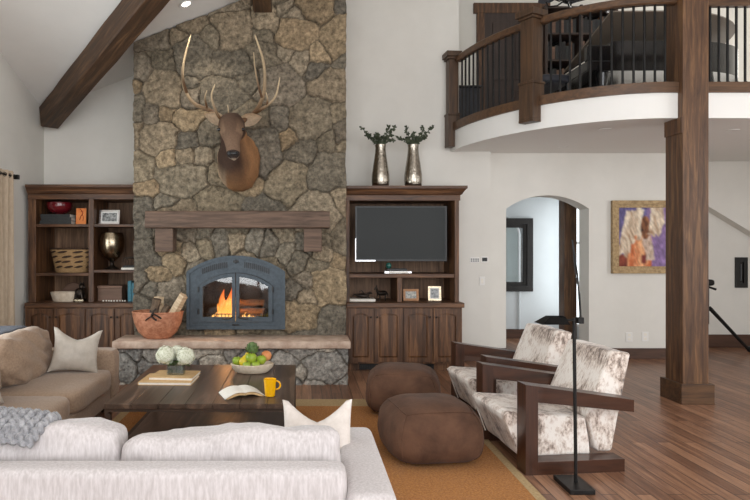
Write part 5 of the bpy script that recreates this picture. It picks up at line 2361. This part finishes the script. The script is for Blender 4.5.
ant([([(230, 123, 6.70), (221, 117, 6.74), (209, 110, 6.82), (195, 104, 6.9), (186, 92, 6.96), (182.6, 77, 6.98), (184.4, 59, 6.97), (191, 34.5, 6.92)], .032, .010),
     ([(226, 121, 6.70), (219, 117, 6.58), (213.5, 105, 6.5), (211.5, 95, 6.48), (215, 84, 6.5)], .022, .006),
     ([(227, 119, 6.72), (228.5, 113, 6.64), (227.6, 105, 6.62)], .014, .004),
     ([(187, 94, 6.96), (183, 80, 6.86), (182, 70, 6.82), (183.7, 62, 6.8)], .019, .005),
     ([(207, 108, 6.83), (205, 98, 6.74), (207, 90, 6.70)], .015, .004)])
ant([([(238, 123, 6.70), (246, 119, 6.74), (254, 113, 6.84), (260, 104, 6.94), (264, 92, 7.0), (264.8, 76, 7.0), (263, 60, 6.98), (259, 47, 6.95), (254.7, 34.5, 6.9)], .032, .009),
     ([(252, 115, 6.82), (260, 110, 6.70), (269, 104, 6.62), (276, 95, 6.58), (280, 77, 6.6)], .024, .006),
     ([(267, 105, 6.63), (267.5, 99, 6.58), (266, 92, 6.56)], .013, .004),
     ([(262, 98, 6.97), (258, 84, 6.9), (255, 68, 6.88), (253.6, 52, 6.9)], .016, .004)])

# ------------------------------------------------------------------ curtain and rod
t = thing('curtain', 'oat coloured linen curtain hanging on the left wall by the window', 'curtain', (LX + .09, 6.8, 0))
b = nb()
yy0, yy1 = 6.15, 7.16
n, m_ = 90, 14
g = []
for i in range(n + 1):
    f = i / n
    row = []
    for j in range(m_ + 1):
        z = .02 + (2.455 - .02) * j / m_
        a = f * 2 * PI * 9
        amp = .032 * (1 - .25 * j / m_)
        row.append(b.verts.new((amp * math.sin(a) + .012 * math.sin(a * .37 + z), (yy0 + (yy1 - yy0) * f) - 6.8 + .012 * math.cos(a), z)))
    g.append(row)
for i in range(n):
    for j in range(m_):
        b.faces.new((g[i][j], g[i + 1][j], g[i + 1][j + 1], g[i][j + 1]))
obj('drape', b, M['curtain'], t, ang=80)
b = nb()
for i in range(0, n + 1, 10):
    tube(b, [g_ for g_ in [(.0 + .022 * math.cos(2 * PI * k / 12), (yy0 + (yy1 - yy0) * i / n) - 6.8, 2.40 + .022 * math.sin(2 * PI * k / 12)) for k in range(13)]], .0035, 6)
obj('rings', b, M['iron'], t)
t = thing('curtain_rod', 'black iron curtain rod with a square finial above the curtain', 'curtain rod', (LX + .09, 4.9, 2.40))
b = nb()
tube(b, [(0, -2.4, 0), (0, 2.30, 0)], .012, 10)
obj('rod', b, M['iron'], t)
for s in (-2.4, 2.30):
    b = nb()
    box(b, -.028, .028, s, s + .05, -.028, .028, .006)
    obj('finial', b, M['iron'], t, smooth=False)
for s in (-2.2, 2.27):
    b = nb()
    box(b, -.089, .0, s - .008, s + .008, -.01, .01)
    box(b, -.0895, -.082, s - .025, s + .025, -.05, .05)
    obj('bracket', b, M['iron'], t, smooth=False)

# ------------------------------------------------------------------ painting of a pale-maned horse
PW, PH = 1.06, 1.01
pc = (4.295 + PW / 2, AY - .004, CAMZ + 9 * 8.33 / 600 - PH / 2 + .5 * 0)
t = thing('painting', 'gilt framed painting of a pale-maned horse head on the wall by the post', 'painting', (pc[0], AY - .003, 1.57 + (246 - 237) * 8.33 / 600))
fwd = .098
b = nb()
for (a, c_, e0, e1) in ((0, fwd * .55, -.055, -.002), (fwd * .55, fwd, -.035, -.002)):
    pframe(b, [(-PW / 2 + a, -PH / 2 + a), (PW / 2 - a, -PH / 2 + a), (PW / 2 - a, PH / 2 - a), (-PW / 2 + a, PH / 2 - a)],
           [(-PW / 2 + c_, -PH / 2 + c_), (PW / 2 - c_, -PH / 2 + c_), (PW / 2 - c_, PH / 2 - c_), (-PW / 2 + c_, PH / 2 - c_)], e0, e1)
obj('frame', b, M['gilt'], t, smooth=False)
cw, chh = PW / 2 - fwd, PH / 2 - fwd
n = 90
vs, fs, cols = [], [], []
for j in range(n + 1):
    for i in range(n + 1):
        u, v = i / n, j / n
        vs.append((-cw + 2 * cw * u, -.012 - .002 * mnoise.noise(Vector((u * 30, v * 12, 0))), -chh + 2 * chh * v))
        U = u / .66
        wv = .06 * mnoise.noise(Vector((U * 4, v * 4, 1)))
        st = mnoise.fractal(Vector((U * 13 + v * 4, v * 7 - U * 2, 2)), .8, 2, 3)
        fl = mnoise.noise(Vector((U * 11 + v * 5 + 1.6 * mnoise.noise(Vector((U * 4, v * 4, 7))), v * 3 - U * 4, 4)))
        f2 = mnoise.noise(Vector((U * 24 + v * 12, v * 9 - U * 8, 9)))
        col = np.array(C(112, 104, 156)) * (.85 + .4 * st) if U < .7 else np.array(C(150, 122, 172)) * (.85 + .4 * st)
        if v < .22 + wv and U < .3:
            col = np.array(C(128, 60, 44)) * (1 + .5 * st)
        # warm neck and chest
        if v < .62 + wv and .22 < U < .80 + wv:
            k = max(0, min(1, .45 + st * .8 + .5 * math.sin(U * 14)))
            col = np.array(C(196, 104, 60)) * (1 - k) + np.array(C(236, 176, 128)) * k
        # pale lower face falling to the right
        if abs(U - (.66 + .20 * (.62 - v))) < .10 + wv and .10 < v < .66:
            k = max(0, min(1, .5 + f2))
            col = np.array(C(168, 140, 120)) * (1 - k) + np.array(C(226, 206, 190)) * k
        if .05 < v < .20 and abs(U - .62) < .06:
            col = np.array(C(120, 48, 44))
        # brown upper face
        if ((U - .66) / .13) ** 2 + ((v - .66) / .20) ** 2 < 1 + 2 * wv:
            k = max(0, min(1, .4 + st + fl * .4))
            col = np.array(C(92, 54, 34)) * (1 - k) + np.array(C(168, 112, 74)) * k
        if ((U - .58) / .03) ** 2 + ((v - .62) / .025) ** 2 < 1:
            col = np.array(C(36, 22, 20))
        # big loose pale mane, to the left of the poll and over to the right
        cxm = .40 - .42 * (.92 - v) ** 1.1
        wm = .20 - .05 * (1 - v)
        if (abs(U - cxm) < wm + .05 * fl and .18 + .1 * fl < v < .95 + .03 * fl) or \
                (abs(U - (.92 + .05 * math.sin(v * 9))) < .16 + .06 * fl and v > .52 + .15 * fl) or \
                (abs(U - .50) < .05 + .03 * fl and v > .45):
            k = max(0, min(1, .56 + fl * .9 + f2 * .35))
            col = np.array(C(158, 118, 84)) * (1 - k) + np.array(C(240, 226, 204)) * k
        col = np.array(col) * (1 + .12 * st)
        col[3] = 1
        cols.append(np.clip(col, 0, 1))
for j in range(n):
    for i in range(n):
        a = j * (n + 1) + i
        fs.append((a, a + 1, a + n + 2, a + n + 1))
me = bpy.data.meshes.new('canvas')
me.from_pydata(vs, [], fs)
me.materials.append(M['canvas'])
o = bpy.data.objects.new('canvas', me)
COL.objects.link(o)
o.parent = t
cc = np.array(cols).reshape(n + 1, n + 1, 4)
for _ in range(3):
    e_ = np.pad(cc, ((1, 1), (1, 1), (0, 0)), 'edge')
    cc = (e_[:-2, 1:-1] + e_[2:, 1:-1] + e_[1:-1, :-2] + e_[1:-1, 2:] + 2 * e_[1:-1, 1:-1]) / 6
br_ = np.array([[1 + .30 * mnoise.noise(Vector((i * .42 + j * .16, j * .12 - i * .05, 3))) for i in range(n + 1)] for j in range(n + 1)])
cc[..., :3] = np.clip(cc[..., :3] * br_[..., None], 0, 1)
tint(o, cc.reshape(-1, 4))

# ------------------------------------------------------------------ wall plates
def plate(name, label, px, py, Y, w_, h_, details, group=None, cat='outlet'):
    p = at(px, py, Y)
    t_ = thing(name, label, cat, (p.x, Y, p.z), 0, group)
    b_ = nb()
    box(b_, -w_ / 2, w_ / 2, -.008, -.0005, -h_ / 2, h_ / 2, .002)
    obj('plate', b_, M['white'], t_, smooth=False)
    for nm, x0, x1, z0, z1, mt_ in details:
        b_ = nb()
        box(b_, x0, x1, -.011, -.0085, z0, z1, .001)
        obj(nm, b_, M[mt_], t_, smooth=False)


plate('wall_outlet', 'white wall outlet below the painting, left of the two', 629, 337, AY, .09, .13, [('socket', -.02, .02, .012, .045, 'paper'), ('socket', -.02, .02, -.045, -.012, 'paper')], 'wall outlets')
plate('wall_outlet', 'white wall outlet below the painting, right of the two', 645, 336.5, AY, .09, .13, [('socket', -.02, .02, .012, .045, 'paper'), ('socket', -.02, .02, -.045, -.012, 'paper')], 'wall outlets')
plate('keypad', 'white wall keypad with small grey buttons right of the media cabinet', 474.5, 260, BY, .13, .075,
      [('button', -.052 + k * .03, -.032 + k * .03, -.022 + r_ * .026, -.006 + r_ * .026, 'steel') for k in range(4) for r_ in range(2)], None, 'keypad')
plate('thermostat', 'small wall thermostat with a black display beside the keypad', 484.5, 259.5, BY, .10, .085, [('display', -.035, .035, -.025, .025, 'black')], None, 'thermostat')
plate('light_switch', 'white light switch on the wall below the thermostat', 482, 281, BY, .075, .115, [('toggle', -.016, .016, -.032, .032, 'paper')], None, 'light switch')

# ------------------------------------------------------------------ hall mirror and timber jamb
t = thing('hall_mirror', 'dark framed mirror on the hall wall seen through the arch', 'mirror', (3.50, 10.198, 1.42))
b = nb()
for a, c_, e0 in ((0, .10, -.05), (.10, .16, -.03)):
    pframe(b, [(-.41 + a, -.62 + a), (.41 - a, -.62 + a), (.41 - a, .62 - a), (-.41 + a, .62 - a)],
           [(-.41 + c_, -.62 + c_), (.41 - c_, -.62 + c_), (.41 - c_, .62 - c_), (-.41 + c_, .62 - c_)], e0, -.002)
for k in range(26):
    z = -.50 + k * .04
    for s in (-1, 1):
        box(b, s * .275 - .014, s * .275 + .014, -.045, -.03, z - .012, z + .012, .004)
obj('frame', b, M['espresso'], t, smooth=False)
b = nb()
box(b, -.25, .25, -.012, -.004, -.46, .46)
obj('mirror_pane', b, M['mirror'], t, smooth=False)
b = nb()
box(b, 4.03, 4.225, 9.22, 9.42, .0, 2.86 - .003, .008)
o = obj('door_jamb_post', b, M['post'], smooth=False)
tag(o, 'dark timber jamb standing in the hall behind the arch', 'post')

# ------------------------------------------------------------------ passage: wall plaque and tripod
t = thing('wall_plaque', 'narrow black wall plaque in the passage right of the post', 'wall decor', (6.795, 9.298, 1.16 - .0))
b = nb()
pframe(b, [(-.09, -.235), (.09, -.235), (.09, .235), (-.09, .235)], [(-.03, -.16), (.03, -.16), (.03, .16), (-.03, .16)], -.035, -.001)
obj('frame', b, M['black'], t, smooth=False)
b = nb()
box(b, -.03, .03, -.01, -.002, -.16, .16)
obj('inset', b, M['espresso'], t, smooth=False)
b = nb()
box(b, -.008, .008, -.02, -.0105, -.13, .13, .003)
obj('silver_bar', b, M['steel'], t, smooth=False)

t = thing('tripod_stand', 'black tripod stand half hidden behind the timber post', 'tripod', (5.99, 8.86, 0))
b = nb()
tube(b, [(0, 0, .42), (0, 0, .98)], .02, 10)
obj('column', b, M['iron'], t)
for a in (R(0), R(125), R(235)):
    b = nb()
    c_, s_ = (.78, 0) if a == 0 else (-.42, .30 if a < 3 else -.42)
    tube(b, [(.03 * c_, .03 * s_, .66), (.80 * c_, .80 * s_, .02)], [.03, .022], 8)
    lg = obj('leg', b, M['iron'], t)
    b = nb()
    puff(b, .045, .045, .045, 3, 4, (.82 * c_, .82 * s_, .046))
    obj('foot', b, M['black'], lg)
b = nb()
puff(b, .09, .05, .05, 3, 6, (-.0, 0, 1.03))
tube(b, [(.0, 0, .97), (.12, 0, .93)], [.014, .018], 8)
obj('head', b, M['iron'], t)

# ------------------------------------------------------------------ loft furniture: grand piano, bench, cabinet, chandelier
def rect(cx, cy, w_, d_):
    return [(cx - w_ / 2, cy - d_ / 2), (cx + w_ / 2, cy - d_ / 2), (cx + w_ / 2, cy + d_ / 2), (cx - w_ / 2, cy + d_ / 2)]


PCX, PCY = 4.38, 7.62
t = thing('grand_piano', 'black grand piano with raised lid on the loft behind the railing', 'piano', (PCX, PCY, ZF))
plan = [(-.75, -.62), (.10, -.62), (.55, -.55), (.90, -.35), (1.02, -.05), (.92, .30), (.55, .45), (.15, .56), (-.75, .70)]
plan = [tuple(p) for p in crom([(a, c_) for a, c_ in plan], 4)]
b = nb()
prism(b, plan, .50, .85, 'z')
obj('case', b, M['piano'], t, smooth=True, ang=30)
b = nb()
box(b, -1.05, -.752, -.62, .70, .50, .62, .01)
box(b, -1.05, -.752, -.62, -.54, .6205, .80, .01)
box(b, -1.05, -.752, .62, .70, .6205, .80, .01)
obj('key_bed', b, M['piano'], t, smooth=False)
b = nb()
box(b, -1.04, -.90, -.535, .615, .621, .638)
obj('keys', b, M['paper'], t, smooth=False)
# lid hinged on its far side
b = nb()
m3 = Matrix.Rotation(R(15), 3, 'X')
A, B_ = [], []
for x, y in plan:
    p = m3 @ Vector((0, y - .66, 0))
    A.append(b.verts.new((x, .66 + p.y, 0.87 - p.z)))
    B_.append(b.verts.new((x, .66 + p.y + .010, 0.89 - p.z)))
b.faces.new(A)
b.faces.new(list(reversed(B_)))
for k in range(len(A)):
    j = (k + 1) % len(A)
    b.faces.new((A[k], A[j], B_[j], B_[k]))
obj('lid', b, M['pianoin'], t, smooth=True, ang=30)
b = nb()
tube(b, [(.55, -.30, .85), (.50, -.14, 1.085)], .012, 8)
obj('lid_prop', b, M['piano'], t)
for x, y in ((-.82, -.5), (-.82, .55), (.70, -.1)):
    b = nb()
    tube(b, [(x, y, .499), (x, y, .35), (x, y, .08), (x, y, .002)], [.075, .055, .04, .045], 10)
    obj('leg', b, M['piano'], t)
b = nb()
box(b, -.78, -.66, -.12, .12, .05, .499, .01)
obj('pedal_lyre', b, M['piano'], t, smooth=False)
t = thing('piano_bench', 'dark upholstered bench in front of the grand piano on the loft', 'bench', (3.06, 7.55, ZF))
b = nb()
puff(b, .20, .34, .06, 5, 8, (0, 0, .48), .004, 6)
obj('seat', b, M['darkfab'], t)
for x, y in ((-.16, -.28), (.16, -.28), (-.16, .28), (.16, .28)):
    b = nb()
    tube(b, [(x, y, .425), (x, y, 0.002)], [.028, .02], 8)
    obj('leg', b, M['piano'], t)

t = thing('loft_bookcase', 'tall dark bookcase against the loft wall behind the piano', 'bookcase', (4.22, 9.22, ZF))
for x0, x1 in ((-.55, -.51), (.51, .55), (-.02, .02)):
    b = nb()
    box(b, x0, x1, -.17, .20, .0, 2.10, .004)
    obj('side_panel', b, M['door'], t, smooth=False)
b = nb()
box(b, -.509, .509, .19, .205, .05, 2.08)
obj('back_panel', b, M['piano'], t, smooth=False)
for k in range(6):
    for x0, x1 in ((-.508, -.022), (.022, .508)):
        b = nb()
        box(b, x0, x1, -.165, .188, .05 + k * .40, .075 + k * .40)
        obj('shelf', b, M['door'], t, smooth=False)
rng = random.Random(31)
nbk = 0
for k in (2, 3, 4):
    for s in (0, 1):
        x = 3.72 + s * .53
        while x < 4.12 + s * .53:
            th_ = rng.uniform(.03, .05)
            h_ = rng.uniform(.2, .30)
            mt_ = M[rng.choice(('bookblack', 'bookgrey', 'bookblack', 'boxwood'))]
            o_ = book('dark book standing on the shelves of the loft bookcase', mt_, (x + th_ / 2, 9.22, ZF + .0755 + k * .40), (h_, .2, th_), 0, 'books in the loft bookcase', True)
            x += th_ + .004
t = thing('low_cabinet', 'low dark cabinet against the loft wall beside the door', 'cabinet', (2.42, 9.18, ZF))
b = nb()
box(b, -.24, .24, -.22, .22, .06, .82, .01)
obj('body', b, M['darkfab'], t, smooth=False)
b = nb()
box(b, -.26, .26, -.25, .24, .8205, .85, .006)
obj('top', b, M['piano'], t, smooth=False)
for x, y in ((-.2, -.18), (.2, -.18), (-.2, .18), (.2, .18)):
    b = nb()
    box(b, x - .02, x + .02, y - .02, y + .02, 0.001, .0595)
    obj('foot', b, M['piano'], t, smooth=False)

t = thing('chandelier', 'dark iron chandelier with grey shades hanging over the loft railing', 'chandelier', (2.98, 6.75, 4.28))
b = nb()
tube(b, [(0, 0, .05), (.10, 0, ZT - 4.28 - .002)], .010, 8)
obj('stem', b, M['iron'], t)
b = nb()
puff(b, .03, .03, .05, 2.2, 5, (0, 0, .07))
obj('hub', b, M['iron'], t)
for k in range(5):
    a = R(200) + k * 2 * PI / 5
    c_, s_ = math.cos(a), math.sin(a)
    b = nb()
    tube(b, [(0, 0, .07), (.11 * c_, .11 * s_, .03), (.22 * c_, .22 * s_, .05), (.25 * c_, .25 * s_, .11)], .009, 8)
    ar = obj('arm', b, M['iron'], t)
    b = nb()
    lathe(b, [(.085, .0), (.088, .0), (.05, .12), (.046, .12)], 20, (.25 * c_, .25 * s_, .13))
    obj('shade', b, M['greyfab'], ar)
